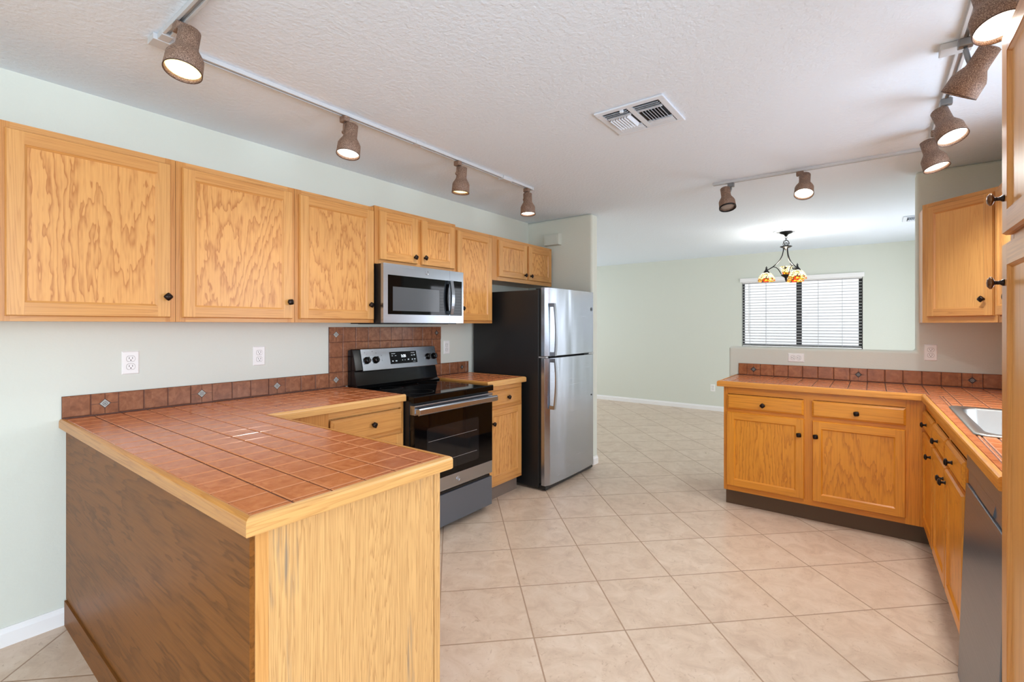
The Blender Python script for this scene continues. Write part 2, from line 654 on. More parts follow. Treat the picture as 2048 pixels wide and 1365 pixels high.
# far wall with the window opening
WX0, WX1, WZ0, WZ1 = 1.315, 2.810, 1.03, 2.045
w = MB()
w.box(-2.7, WX0, YF, YF + 0.15, 0, H).box(WX1, XR + 0.12, YF, YF + 0.15, 0, H)
w.box(WX0, WX1, YF, YF + 0.15, 0, WZ0).box(WX0, WX1, YF, YF + 0.15, WZ1, H)
struct('wall_far', w, 'paint_sage')
w = MB()
w.box(-2.72, -2.6, 4.2, 5.2, 0, H).box(-2.72, -2.6, 7.2, 8.1, 0, H).box(-2.72, -2.6, 5.2, 7.2, 0, 0.45).box(-2.72, -2.6, 5.2, 7.2, 2.15, H)
struct('wall_dining', w, 'paint_sage')
# right wall: patio door and sink window openings
w = MB()
X0, X1 = XR, XR + 0.12
w.box(X0, X1, 0.9, 2.05, 0, H).box(X0, X1, 2.05, 3.35, 0, 1.1).box(X0, X1, 2.05, 3.35, 2.14, H)
w.box(X0, X1, 3.35, 5.55, 0, H).box(X0, X1, 5.55, 7.29, 2.07, H).box(X0, X1, 7.29, 8.1, 0, H)
struct('wall_right', w, 'paint_sage')
struct('wall_family', MB().box(XR + 0.12, 6.3, 0.9, 1.02, 0, H), 'paint_sage')
w = MB()
X0, X1 = 6.1, 6.22
w.box(X0, X1, -3.3, -2.5, 0, H).box(X0, X1, -2.5, 0.5, 0, 0.35).box(X0, X1, -2.5, 0.5, 2.35, H).box(X0, X1, 0.5, 0.95, 0, H)
struct('wall_family_right', w, 'paint_sage')
w = MB()
w.box(-0.12, 1.4, -3.4, -3.28, 0, H).box(3.8, 6.3, -3.4, -3.28, 0, H).box(1.4, 3.8, -3.4, -3.28, 0, 0.55).box(1.4, 3.8, -3.4, -3.28, 2.15, H)
struct('wall_rear', w, 'paint_sage')


def window_unit(name, axis, a0, a1, z0, z1, plane, nbars, mat):
    """Frame with one mullion and thin bars, in the wall plane x = plane or y = plane."""
    mb = MB()
    def bx(p0, p1, q0, q1, t):
        if axis == 'y':
            mb.box(plane - t, plane + t, p0, p1, q0, q1)
        else:
            mb.box(p0, p1, plane - t, plane + t, q0, q1)
    t = 0.03
    bx(a0, a0 + 0.02, z0, z1, t)
    bx(a1 - 0.045, a1, z0, z1, t)
    bx(a0, a1, z0, z0 + 0.045, t)
    bx(a0, a1, z1 - 0.045, z1, t)
    mid = (a0 + a1) / 2
    bx(mid - 0.032, mid + 0.032, z0, z1, t)
    for k in range(nbars):
        z = z0 + (z1 - z0) * (k + 1) / (nbars + 1)
        bx(a0, a1, z - 0.003, z + 0.003, 0.004)
    o = struct(name, mb, mat)
    return o


win = window_unit('window_1', 'x', WX0, WX1, WZ0, WZ1, YF + 0.11, 0, 'window_bronze')
struct('pane', MB().box(WX0 + 0.04, WX1 - 0.04, YF + 0.108, YF + 0.112, WZ0 + 0.04, WZ1 - 0.04), 'window_glass', parent=win)
window_unit('window_2', 'y', 2.05, 3.35, 1.1, 2.14, XR + 0.06, 10, 'trim_white')
window_unit('door_1', 'y', 5.55, 7.29, 0.0, 2.07, XR + 0.06, 40, 'trim_white')
window_unit('window_3', 'y', -2.5, 0.5, 0.35, 2.35, 6.16, 0, 'trim_white')
window_unit('fill_window_5', 'y', 5.2, 7.2, 0.45, 2.15, -2.66, 0, 'trim_white')  # added frame around the dining fill light
window_unit('fill_window_4', 'x', 1.4, 3.8, 0.55, 2.15, -3.33, 0, 'trim_white')  # added frame around the rear fill light
ext = MB().box(-1, 6, 10.6, 10.75, -0.3, 4.2).box(-1, 6, 8.3, 10.6, -0.35, -0.3)
o = struct('exterior_wall', ext, 'exterior_stucco')


def baseboard(name, x0, x1, y0, y1, side):
    mb = MB()
    t, h = 0.013, 0.078
    prof = [(0, 0), (t, 0), (t, h * 0.72), (t * 0.55, h * 0.86), (t * 0.45, h), (0, h)]
    if side == '+x':
        mb.extrude([(x0 + p, z) for p, z in prof], 'y', y0, y1)
    elif side == '-y':
        mb.extrude([(y0 - p, z) for p, z in prof], 'x', x0, x1)
    struct(name, mb, 'trim_white')


baseboard('baseboard_left', 0.0, 0, -3.28, 0.497, '+x')
baseboard('baseboard_far', -2.6, XR, YF, YF, '-y')
mb = MB().sweep([(0, 0), (0.014, 0), (0.014, 0.056), (0.007, 0.068), (0.006, 0.078), (0, 0.078)],
                [(0.715, 4.14), (0.733, 4.14), (0.755, 4.162), (0.755, 4.24), (0.733, 4.262), (0.0, 4.262)], [0] * 5)
struct('baseboard_fridge', mb, 'trim_white')


# ------------------------------------------------------------------ knobs, doors, cabinets
def knob_mesh(square_deg):
    mb = MB()
    R = Matrix.Rotation(PI / 2, 4, 'X')       # local z -> -y
    mb.lathe([(0.0085, 0.0), (0.0085, 0.002), (0.0055, 0.006), (0.0052, 0.012), (0.008, 0.017)], 16, 0, R)
    # pillow-shaped square head
    a = square_deg * D2R
    rows = []
    for (h, y) in ((0.010, -0.016), (0.0152, -0.0185), (0.0152, -0.0225), (0.011, -0.027), (0.004, -0.029)):
        ring = []
        for k in range(16):
            t = 2 * PI * k / 16
            c, s = math.cos(t), math.sin(t)
            q = (abs(c) ** 5 + abs(s) ** 5) ** (-1 / 5)
            px, pz = h * c * q, h * s * q
            ring.append((px * math.cos(a) - pz * math.sin(a), y, px * math.sin(a) + pz * math.cos(a)))
        rows.append(ring)
    i = len(mb.v)
    for ring in rows:
        mb.v += ring
    for p in range(len(rows) - 1):
        for k in range(16):
            j = (k + 1) % 16
            mb.f.append([i + p * 16 + k, i + p * 16 + j, i + (p + 1) * 16 + j, i + (p + 1) * 16 + k])
            mb.m.append(0)
            mb.s.append(True)
    mb.f.append([i + k for k in range(16)])
    mb.f.append([i + 4 * 16 + k for k in range(16)])
    mb.m += [0, 0]
    mb.s += [False, True]
    return mb.mesh('knob', ['knob_bronze'])


KNOB = {45: knob_mesh(45), 0: knob_mesh(8), 60: knob_mesh(62)}


def add_knob(parent, x, z, y, style=45):
    o = bpy.data.objects.new('knob', KNOB[style])
    COL.objects.link(o)
    o.parent = parent
    o.location = (x, y, z)
    return o


def door(parent, x0, x1, z0, z1, wood, knob=None, style=45, sw=0.052, t=0.019, panel=None):
    """Frame-and-panel door on the plane y = 0, facing -y; its panel and knob are sub-parts."""
    mb = MB()
    fr = 0.004
    # outer routed edge: full-size back layer and slightly smaller front layer
    def member(a0, a1, b0, b1, mat, cut):
        l, r, lo, hi = cut
        mb.box(a0, a1, -t * 0.55, -0.0005, b0, b1, mat)
        mb.hexa([(a0, -t * 0.55, b0), (a1, -t * 0.55, b0), (a1, -t * 0.55, b1), (a0, -t * 0.55, b1)],
                [(a0 + l * fr, -t, b0 + lo * fr), (a1 - r * fr, -t, b0 + lo * fr), (a1 - r * fr, -t, b1 - hi * fr), (a0 + l * fr, -t, b1 - hi * fr)], mat)
    member(x0, x0 + sw, z0, z1, 0, (1, 0, 1, 1))
    member(x1 - sw, x1, z0, z1, 0, (0, 1, 1, 1))
    member(x0 + sw, x1 - sw, z1 - sw, z1, 1, (0, 0, 0, 1))
    member(x0 + sw, x1 - sw, z0, z0 + sw, 1, (0, 0, 1, 0))
    # inner bead sloping down to the panel
    a0, a1, b0, b1 = x0 + sw, x1 - sw, z0 + sw, z1 - sw
    bd, yp = 0.008, -t + 0.009
    mb.face([(a0, -t + 0.002, b0), (a0, -t + 0.002, b1), (a0 + bd, yp, b1 - bd), (a0 + bd, yp, b0 + bd)], 0)
    mb.face([(a1, -t + 0.002, b0), (a1 - bd, yp, b0 + bd), (a1 - bd, yp, b1 - bd), (a1, -t + 0.002, b1)], 0)
    mb.face([(a0, -t + 0.002, b0), (a0 + bd, yp, b0 + bd), (a1 - bd, yp, b0 + bd), (a1, -t + 0.002, b0)], 1)
    mb.face([(a0, -t + 0.002, b1), (a1, -t + 0.002, b1), (a1 - bd, yp, b1 - bd), (a0 + bd, yp, b1 - bd)], 1)
    d = mb.build('door', [wood + '_stile', wood + '_rail'], parent)
    MB().box(a0 + 0.002, a1 - 0.002, yp, -0.001, b0 + 0.002, b1 - 0.002).build('door_panel', [panel or wood + '_panel'], d)
    if knob:
        add_knob(d, knob[0], knob[1], -t, style)
    return d


def drawer(parent, x0, x1, z0, z1, wood, knob=None, style=45, t=0.019):
    mb = MB()
    e = 0.012
    mb.box(x0, x1, -t * 0.45, -0.0005, z0, z1)
    y1, y2 = -t * 0.45, -t
    mb.hexa([(x0, y1, z0), (x1, y1, z0), (x1, y1, z1), (x0, y1, z1)],
            [(x0 + e, y2 + 0.002, z0 + e), (x1 - e, y2 + 0.002, z0 + e), (x1 - e, y2 + 0.002, z1 - e), (x0 + e, y2 + 0.002, z1 - e)])
    mb.box(x0 + e + 0.002, x1 - e - 0.002, y2, y2 + 0.003, z0 + e + 0.002, z1 - e - 0.002)
    d = mb.build('drawer', [wood + '_rail'], parent)
    if knob:
        add_knob(d, knob[0], knob[1], -t, style)
    return d


def cabinet(name, label, loc, rz, w, d, z0, z1, wood, stiles=(0.04, 0.04), rails=(0.035, 0.04), mull=(), doors=(), drawers=(),
            mid_rails=(), toe=None, group=None, hollow=False, panel=None):
    """Local frame: x along the front, front of the face frame at y = 0, depth towards +y. loc is on the floor."""
    t = thing(name, label, 'cabinet', loc, rz, group)
    c = MB()
    if hollow:
        c.box(0.001, 0.017, 0.02, d, z0, z1).box(w - 0.017, w - 0.001, 0.02, d, z0, z1)
        c.box(0.017, w - 0.017, 0.02, d, z0, z0 + 0.016).box(0.017, w - 0.017, d - 0.012, d, z0 + 0.016, z1)
    else:
        c.box(0.001, w - 0.001, 0.02, d, z0, z1)
    c.build('carcass', [wood + '_stile'], t, bevel=0.001)
    f = MB()
    y1 = 0.0195
    f.box(0, stiles[0], 0, y1, z0, z1, 0).box(w - stiles[1], w, 0, y1, z0, z1, 0)
    f.box(stiles[0], w - stiles[1], 0, y1, z1 - rails[1], z1, 1).box(stiles[0], w - stiles[1], 0, y1, z0, z0 + rails[0], 1)
    for a, b in mull:
        f.box(a, b, 0.0002, y1, z0 + rails[0], z1 - rails[1], 0)
    for a, b in mid_rails:
        f.box(stiles[0], w - stiles[1], 0.0004, y1, a, b, 1)
    f.build('face_frame', [wood + '_frame_stile', wood + '_frame_rail'], t)
    for dd in doors:
        door(t, *dd[:4], wood, dd[4], dd[5] if len(dd) > 5 else 45, dd[6] if len(dd) > 6 else 0.052, panel=panel)
    for dd in drawers:
        drawer(t, *dd[:4], wood, dd[4], dd[5] if len(dd) > 5 else 45)
    if toe:
        back, mat, th, e0, e1 = toe
        MB().box(e0, w - e1, back, back + 0.015, 0.0, z0 - 0.0005).build('toe_kick', [mat], t)
    return t


RZL = PI / 2              # left run: local x -> +y, depth -> -x
XU = 0.306                # face of the upper cabinets on the left wall


def upper(name, label, y0, y1, z0, z1, doors, xf=XU, **kw):
    dd = [(a - y0, b - y0, c, d, (k[0] - y0, k[1]) if k else None, st) for a, b, c, d, k, st in doors]
    return cabinet(name, label, (xf, y0, 0), RZL, y1 - y0, xf - 0.002, z0, z1, 'oak', doors=dd, **kw)


ZB, ZT = 1.372, 2.132
G_UP = 'overhead oak cabinets on the left wall'
upper('overhead_cabinet', 'oak overhead cabinet cut off by the left picture edge, only its stile showing', -0.335, 0.247, ZB, ZT,
      [(-0.30, 0.222, 1.39, 2.105, (0.196, 1.487), 45)], group=G_UP)
upper('overhead_cabinet', 'large single-door oak overhead cabinet at the left, above the outlet at the peninsula', 0.249, 0.829, ZB, ZT,
      [(0.275, 0.807, 1.392, 2.105, (0.790, 1.487), 45)], group=G_UP)
upper('overhead_cabinet', 'single-door oak overhead cabinet, second door to the left of the microwave', 0.831, 1.408, ZB, ZT,
      [(0.854, 1.390, 1.392, 2.105, (1.368, 1.485), 0)], group=G_UP)
upper('overhead_cabinet', 'single-door oak overhead cabinet touching the left side of the microwave', 1.410, 1.946, ZB, ZT,
      [(1.432, 1.938, 1.392, 2.105, (1.905, 1.487), 60)], group=G_UP)
upper('overhead_cabinet', 'short two-door oak cabinet mounted right above the microwave', 1.948, 2.708, 1.763, 2.145,
      [(1.980, 2.308, 1.792, 2.118, (2.277, 1.837), 60), (2.348, 2.684, 1.792, 2.118, (2.371, 1.843), 60)], xf=0.312, mull=((0.345, 0.415),), group=G_UP)
upper('overhead_cabinet', 'narrow tall oak overhead cabinet between the microwave and the refrigerator', 2.710, 3.168, ZB, ZT,
      [(2.724, 3.146, 1.392, 2.105, (2.775, 1.490), 60)], group=G_UP)
upper('overhead_cabinet', 'short two-door oak cabinet hung above the refrigerator', 3.170, 4.118, 1.748, ZT,
      [(3.245, 3.668, 1.782, 2.105, (3.628, 1.822), 45), (3.698, 4.092, 1.782, 2.105, (3.724, 1.822), 45)],
      stiles=(0.075, 0.03), mull=((0.48, 0.54),), group=G_UP)

# right side: diagonal corner cabinet and its neighbour
cd = thing('corner_cabinet', 'diagonal oak corner cabinet hung over the right counter beside the tall pantry', 'cabinet', (3.18, 4.105, 0), -PI / 4)
Wd = 0.4313
rt = math.sqrt(0.5)
body = MB()
def loc45(x, y):
    dx, dy = x - 3.18, y - 4.105
    return (dx * rt - dy * rt, dx * rt + dy * rt)
poly = [loc45(*p) for p in ((3.18 + .0145, 4.105 + .0145), (3.18, 4.119), (3.18, 4.4085), (3.7885, 4.4085), (3.7885, 3.80), (3.499, 3.80), (3.4995, 3.8145))]
poly = [(0.0, 0.0195), loc45(3.18, 4.4085), loc45(3.7885, 4.4085), loc45(3.7885, 3.80), (Wd, 0.0195)]
body.extrude(poly, 'z', ZB, 2.14)
body.build('carcass', ['oak_stile'], cd)
f = MB()
f.box(0, 0.036, 0, 0.0195, ZB, 2.14).box(Wd - 0.02, Wd, 0, 0.0195, ZB, 2.14)
f.box(0.036, Wd - 0.02, 0, 0.0195, ZB, ZB + 0.04, 1).box(0.036, Wd - 0.02, 0, 0.0195, 2.10, 2.14, 1)
f.build('face_frame', ['oak_stile', 'oak_rail'], cd)
door(cd, 0.040, 0.420, 1.410, 2.115, 'oak', (0.372, 1.507), 45, 0.046, panel='plain_panel')
cabinet('overhead_cabinet', 'oak overhead cabinet mostly hidden behind the tall pantry, beside the diagonal corner cabinet', (3.487, 3.797, 0), -PI / 2,
        0.44, 0.301, ZB, 2.14, 'oak', doors=[(0.03, 0.41, 1.410, 2.115, (0.385, 1.50))])

# left run base cabinets (front of face frame x = 0.612)
XB = 0.612
cabinet('base_cabinet', 'oak base cabinet with one drawer in the corner left of the range', (XB, 1.116, 0), RZL, 0.822, XB - 0.002, 0.115, 0.888, 'oak',
        stiles=(0.315, 0.02), rails=(0.03, 0.035), mid_rails=((0.695, 0.725),),
        doors=[(0.328, 0.808, 0.145, 0.698, (0.78, 0.60))], drawers=[(0.322, 0.806, 0.715, 0.845, (0.585, 0.783), 60)],
        toe=(0.06, 'toe_kick_gray', 0.1, 0.0, 0.0))
cabinet('base_cabinet', 'narrow oak base cabinet between the range and the refrigerator', (XB, 2.716, 0), RZL, 0.462, XB - 0.002, 0.118, 0.888, 'oak',
        stiles=(0.035, 0.022), rails=(0.03, 0.035), mid_rails=((0.705, 0.735),),
        doors=[(0.022, 0.440, 0.148, 0.712, (0.070, 0.607), 60)], drawers=[(0.022, 0.440, 0.730, 0.852, (0.255, 0.791), 60)],
        toe=(0.05, 'toe_kick_gray', 0.1, 0.0, 0.0))

# peninsula: plain back panel, worn end panel
pen = thing('peninsula_cabinet', 'oak peninsula cabinet with brown plywood back and scuffed pale end panel', 'cabinet', (0, 0.50, 0))
MB().box(0.002, 1.782, 0.012, 0.58, 0.0, 0.8885).build('carcass', ['cabinet_inside'], pen)
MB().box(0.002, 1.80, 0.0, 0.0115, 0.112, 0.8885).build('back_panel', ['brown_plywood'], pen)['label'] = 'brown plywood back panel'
MB().box(0.015, 1.795, -0.008, 0.0115, 0.0, 0.1115).build('kick_board', ['brown_plywood'], pen)
MB().box(1.7825, 1.80, 0.012, 0.566, 0.0, 0.8885).build('end_panel', ['worn_oak'], pen)['label'] = 'pale scuffed oak end panel'
MB().box(1.7825, 1.803, 0.568, 0.592, 0.0, 0.8885).build('edge_strip', ['worn_oak'], pen, bevel=0.001)
MB().box(1.7825, 1.802, 0.0125, 0.042, 0.0, 0.888).build('corner_strip', ['oak_stile'], pen, bevel=0.0006)
fp = MB().box(0.64, 1.782, 0.5805, 0.592, 0.1, 0.8885, 0)
fp.build('face_frame', ['oak_stile'], pen)


# ------------------------------------------------------------------ countertops
def tile_field(mb, xs, ys, ztop, zbot, skip=None, mat=0, gap=0.0024, ch=0.0030):
    for i in range(len(xs) - 1):
        for j in range(len(ys) - 1):
            x0, x1, y0, y1 = xs[i] + gap, xs[i + 1] - gap, ys[j] + gap, ys[j + 1] - gap
            if x1 - x0 < 0.004 or y1 - y0 < 0.004 or (skip and skip(x0, x1, y0, y1)):
                continue
            c = min(ch, (x1 - x0) / 3, (y1 - y0) / 3)
            k = len(mb.v)
            zm = ztop - c * 0.7
            mb.v += [(x0, y0, zbot), (x1, y0, zbot), (x1, y1, zbot), (x0, y1, zbot),
                     (x0, y0, zm), (x1, y0, zm), (x1, y1, zm), (x0, y1, zm),
                     (x0 + c, y0 + c, ztop), (x1 - c, y0 + c, ztop), (x1 - c, y1 - c, ztop), (x0 + c, y1 - c, ztop)]
            for q in ((0, 1, 5, 4), (1, 2, 6, 5), (2, 3, 7, 6), (3, 0, 4, 7), (4, 5, 9, 8), (5, 6, 10, 9), (6, 7, 11, 10), (7, 4, 8, 11), (8, 9, 10, 11)):
                mb.f.append([k + a for a in q])
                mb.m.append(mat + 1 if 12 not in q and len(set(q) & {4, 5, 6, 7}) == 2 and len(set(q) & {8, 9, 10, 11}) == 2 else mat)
                mb.s.append(False)


def grid(a, b, p, o):
    """Grid lines o + k p clipped to [a, b]."""
    out = [a]
    k = math.ceil((a - o) / p + 0.06)
    while o + k * p < b - 0.006:
        out.append(o + k * p)
        k += 1
    return out + [b]


TP = 0.1025
ZC = 0.931
NOSE = [(0.0, 0.8905), (0.016, 0.8905), (0.0185, 0.894), (0.0185, 0.921), (0.0165, 0.9275), (0.011, 0.9315), (0.004, 0.9325), (0.0, 0.9315)]

ct = thing('countertop', 'L-shaped terracotta tile countertop on the peninsula, reaching to the range', 'countertop', (0, 0, 0))
MB().box(0.001, 1.818, 0.496, 1.095, 0.8895, ZC - 0.0035).box(0.001, 0.623, 1.095, 1.934, 0.8895, ZC - 0.0035).build('grout_bed', ['counter_grout'], ct)
t = MB()
ys = grid(0.494, 1.097, TP, 0.494)
tile_field(t, grid(0.012, 1.8195, TP, 1.799), ys, ZC, 0.905)
ys2 = grid(1.097, 1.934, TP, 0.494 + 6 * TP)
tile_field(t, grid(0.012, 0.6245, TP, 1.799), ys2, ZC, 0.905)
t.build('tile_top', ['counter_tile', 'tile_edge_glint'], ct)
MB().sweep(NOSE, [(0.004, 0.494), (1.82, 0.494), (1.82, 1.097), (0.625, 1.097), (0.625, 1.9345)], [0, 1, 0, 1]).build(
    'wood_edge', ['oak_nosing_shaded_x', 'oak_nosing_y'], ct)

ct = thing('countertop', 'small terracotta tile countertop between the range and the refrigerator', 'countertop', (0, 0, 0))
MB().box(0.001, 0.623, 2.716, 3.196, 0.8895, ZC - 0.0035).build('grout_bed', ['counter_grout'], ct)
t = MB()
tile_field(t, grid(0.012, 0.6245, TP, 1.799), grid(2.722, 3.192, TP, 2.849), ZC, 0.905)
t.build('tile_top', ['counter_tile', 'tile_edge_glint'], ct)
MB().sweep(NOSE, [(0.02, 2.7285), (0.625, 2.7285), (0.625, 3.185), (0.02, 3.185)], [0, 1, 0]).build('wood_edge', ['oak_nosing_shaded_x', 'oak_nosing_y'], ct)

# right countertop; the sink run is a touch out of square
SK = 0.022
ZR = 0.9355
SX0, SX1, SY0, SY1 = 3.232, 3.70, 2.51, 3.33      # sink rim
ct = thing('countertop', 'terracotta tile countertop along the half wall and around the steel sink', 'countertop', (0, 0, 0))
bed = MB()
bed.box(1.999, 3.788, 3.829, 4.407, 0.895, ZR - 0.0035)
def xe(y):
    return 3.196 + SK * (2.9 - y)
bed.extrude([(xe(3.83), 3.83), (xe(1.87), 1.87), (3.25, 1.87), (3.25, 3.83)], 'z', 0.895, ZR - 0.0035)
bed.box(3.25, 3.788, 1.87, 2.53, 0.895, ZR - 0.0035).box(3.25, 3.788, 3.31, 3.829, 0.895, ZR - 0.0035).box(3.68, 3.788, 2.53, 3.31, 0.895, ZR - 0.0035)
bed.build('grout_bed', ['counter_grout'], ct)
t = MB()
tile_field(t, grid(1.9985, 3.7885, 0.1017, 2.076), grid(3.8285, 4.398, TP, 3.8285 + 0.0), ZR, 0.91)
HX0, HX1, HY0, HY1 = SX0 + 0.02, SX1 - 0.02, SY0 + 0.02, SY1 - 0.02      # cut-out under the rim
def cut(lines, *at):
    out = sorted([g for g in lines if all(abs(g - c) > 0.012 for c in at)] + list(at))
    return out
def over_sink(x0, x1, y0, y1):
    return (x0 + x1) / 2 > HX0 and (x0 + x1) / 2 < HX1 and (y0 + y1) / 2 > HY0 and (y0 + y1) / 2 < HY1
gx = cut(grid(3.238, 3.7885, 0.1017, 2.076 + 0.1017 * 12), HX0, HX1)
tile_field(t, gx, cut(grid(1.87, 3.8285, TP, 3.8285), HY0, HY1), ZR, 0.91, skip=over_sink)
yy = grid(1.87, 3.8285, TP, 3.8285)
for j in range(len(yy) - 1):                       # narrow cut tiles along the skewed front
    a, b = yy[j] + 0.0016, yy[j + 1] - 0.0016
    t.hexa([(xe(a) + 0.001, a, 0.91), (3.2365, a, 0.91), (3.2365, b, 0.91), (xe(b) + 0.001, b, 0.91)],
           [(xe(a) + 0.003, a, ZR), (3.2355, a, ZR), (3.2355, b, ZR), (xe(b) + 0.003, b, ZR)])
t.build('tile_top', ['counter_tile', 'tile_edge_glint'], ct)
NOSER = [(n, z + (ZR - ZC)) for n, z in NOSE]
MB().sweep(NOSER, [(1.9985, 4.405), (1.9985, 3.8285), (xe(3.8285), 3.8285), (xe(1.872), 1.872)], [1, 0, 1]).build(
    'wood_edge', ['lamplit_nosing_x', 'lamplit_nosing_y'], ct)

# ------------------------------------------------------------------ tile backsplashes
def accent(mb_tiles, to3, a0, a1, b0, b1, th):
    """A square of four tiles round a small diamond: a grid with a hole, to3 maps (along, up, out) to space."""
    am, bm, r, g = (a0 + a1) / 2, (b0 + b1) / 2, 0.0225, 0.0011
    for sa in (0, 1):
        for sb in (0, 1):
            A0, A1 = (a0 + 0.0015, am - g) if sa == 0 else (am + g, a1 - 0.0015)
            B0, B1 = (b0 + 0.0015, bm - g) if sb == 0 else (bm + g, b1 - 0.0015)
            if sa == 0 and sb == 0:
                pl = [(A0, B0), (A1, B0), (A1, bm - r), (am - r, B1), (A0, B1)]
            elif sa == 1 and sb == 0:
                pl = [(A0, B0), (A1, B0), (A1, B1), (am + r, B1), (A0, bm - r)]
            elif sa == 1 and sb == 1:
                pl = [(A1, B0), (A1, B1), (A0, B1), (A0, bm + r), (am + r, B0)]
            else:
                pl = [(A0, B0), (am - r, B0), (A1, bm + r), (A1, B1), (A0, B1)]
            k = len(mb_tiles.v)
            n = len(pl)
            mb_tiles.v += [to3(a, b, 0.002) for a, b in pl] + [to3(a, b, th) for a, b in pl]
            for q in range(n):
                j = (q + 1) % n
                mb_tiles.f.append([k + q, k + j, k + n + j, k + n + q])
                mb_tiles.m.append(0)
                mb_tiles.s.append(False)
            mb_tiles.f.append([k + n + q for q in range(n)])
            mb_tiles.m.append(0)
            mb_tiles.s.append(False)


def insert(parent, to3, am, bm, th, mats):
    mb = MB()
    def dia(r, t0, t1, mat):
        p = [(am - r, bm), (am, bm - r), (am + r, bm), (am, bm + r)]
        mb.hexa([to3(a, b, t0) for a, b in p], [to3(a, b, t1) for a, b in p], mat)
    dia(0.0195, 0.002, th + 0.0008, 0)
    # raised rosette: small diamonds round the middle
    for k in range(8):
        an = 2 * PI * k / 8
        ca, cb = am + 0.008 * math.cos(an), bm + 0.008 * math.sin(an)
        p = [(ca - 0.0022, cb), (ca, cb - 0.0022), (ca + 0.0022, cb), (ca, cb + 0.0022)]
        mb.hexa([to3(a, b, th) for a, b in p], [to3(a, b, th + 0.002) for a, b in p], 1)
    p = [(am - 0.003, bm), (am, bm - 0.003), (am + 0.003, bm), (am, bm + 0.003)]
    mb.hexa([to3(a, b, th) for a, b in p], [to3(a, b, th + 0.0022) for a, b in p], 1)
    mb.build('diamond_insert', mats, parent)


def splash_row(mb, to3, al, b0, b1, accents, th):
    for i in range(len(al) - 1):
        a0, a1 = al[i], al[i + 1]
        if any(abs((a0 + a1) / 2 - c) < 0.03 for c in accents):
            accent(mb, to3, a0, a1, b0, b1, th)
            continue
        g, c = 0.0018, 0.003
        x0, x1, y0, y1 = a0 + g, a1 - g, b0 + g, b1 - g
        k = len(mb.v)
        mb.v += [to3(*p) for p in ((x0, y0, 0.002), (x1, y0, 0.002), (x1, y1, 0.002), (x0, y1, 0.002),
                                   (x0, y0, th - c), (x1, y0, th - c), (x1, y1, th - c), (x0, y1, th - c),
                                   (x0 + c, y0 + c, th), (x1 - c, y0 + c, th), (x1 - c, y1 - c, th), (x0 + c, y1 - c, th))]
        for q in ((0, 1, 5, 4), (1, 2, 6, 5), (2, 3, 7, 6), (3, 0, 4, 7), (4, 5, 9, 8), (5, 6, 10, 9), (6, 7, 11, 10), (7, 4, 8, 11), (8, 9, 10, 11)):
            mb.f.append([k + a for a in q])
            mb.m.append(0)
            mb.s.append(False)


TH = 0.0105
ZS0, ZS1 = 0.9345, 1.0335
toL = lambda a, b, o: (o, a, b)
bs = thing('backsplash', 'brown tile backsplash running along the left wall and rising behind the range', 'backsplash', (0, 0, 0))
al = [0.484, 0.585, 0.687, 0.789, 0.891, 0.995, 1.098, 1.202, 1.304, 1.408, 1.508, 1.612, 1.711, 1.809]
acc = [(al[k] + al[k + 1]) / 2 for k in (1, 5, 9)]
tall = [1.809 + 0.104 * k for k in range(11)]
rows = [ZS0, 1.0335, 1.137, 1.2405, 1.344]
t = MB()
splash_row(t, toL, al, ZS0, ZS1, acc, TH)
cT = lambda k: (tall[k] + tall[k + 1]) / 2
splash_row(t, toL, tall, rows[0], rows[1], [cT(0)], TH)
splash_row(t, toL, tall, rows[1], rows[2], [], TH)
splash_row(t, toL, tall, rows[2], rows[3], [], TH)
splash_row(t, toL, tall, rows[3], rows[4], [cT(0), cT(9)], TH)
lowr = [2.849, 2.952, 3.055, 3.158, 3.196]
splash_row(t, toL, lowr, ZS0, ZS1, [(3.055 + 3.158) / 2], TH)
t.build('splash_tiles', ['splash_tile'], bs)
MB().box(0.0005, 0.0075, 0.485, 1.81, ZS0, ZS1 - 0.001).box(0.0005, 0.0075, 1.81, 2.848, ZS0, 1.343).box(0.0005, 0.0075, 2.848, 3.195, ZS0, ZS1 - 0.001).box(0.0005, 0.0115, 0.485, 1.934, 0.928, ZS0).box(0.0005, 0.0115, 2.73, 3.185, 0.928, ZS0).build(
    'grout_bed', ['splash_grout'], bs)
zm = (ZS0 + ZS1) / 2
for a in acc + [cT(0)]:
    insert(bs, toL, a, zm, TH, ['insert_stone', 'insert_dark'])
insert(bs, toL, cT(0), (rows[3] + rows[4]) / 2, TH, ['insert_stone', 'insert_dark'])
insert(bs, toL, cT(9), (rows[3] + rows[4]) / 2, TH, ['insert_dark', 'insert_stone'])
insert(bs, toL, (3.055 + 3.158) / 2, zm, TH, ['insert_dark', 'insert_stone'])

toR = lambda a, b, o: (a, YD - o, b)
bs = thing('backsplash', 'low row of brown tiles tinted with lamplight along the half wall behind the right counter', 'backsplash', (0, 0, 0))
ar = [2.008, 2.076, 2.175, 2.274, 2.377, 2.477, 2.580, 2.682, 2.784, 2.887, 2.991, 3.093, 3.196, 3.297, 3.401, 3.502, 3.604, 3.706, 3.785]
ra = [(ar[k] + ar[k + 1]) / 2 for k in (1, 8, 14)]
t = MB()
splash_row(t, toR, ar, 0.9385, 1.0345, ra, TH)
t.build('splash_tiles', ['splash_tile_lamplit'], bs)
MB().box(2.009, 3.787, YD - 0.0075, YD - 0.0005, 0.9385, 1.0335).box(2.0, 3.787, YD - 0.0118, YD - 0.0005, 0.9325, 0.9385).build('grout_bed', ['splash_grout'], bs)
for a in ra:
    insert(bs, toR, a, (0.9385 + 1.0345) / 2, TH, ['insert_dark', 'insert_stone'])

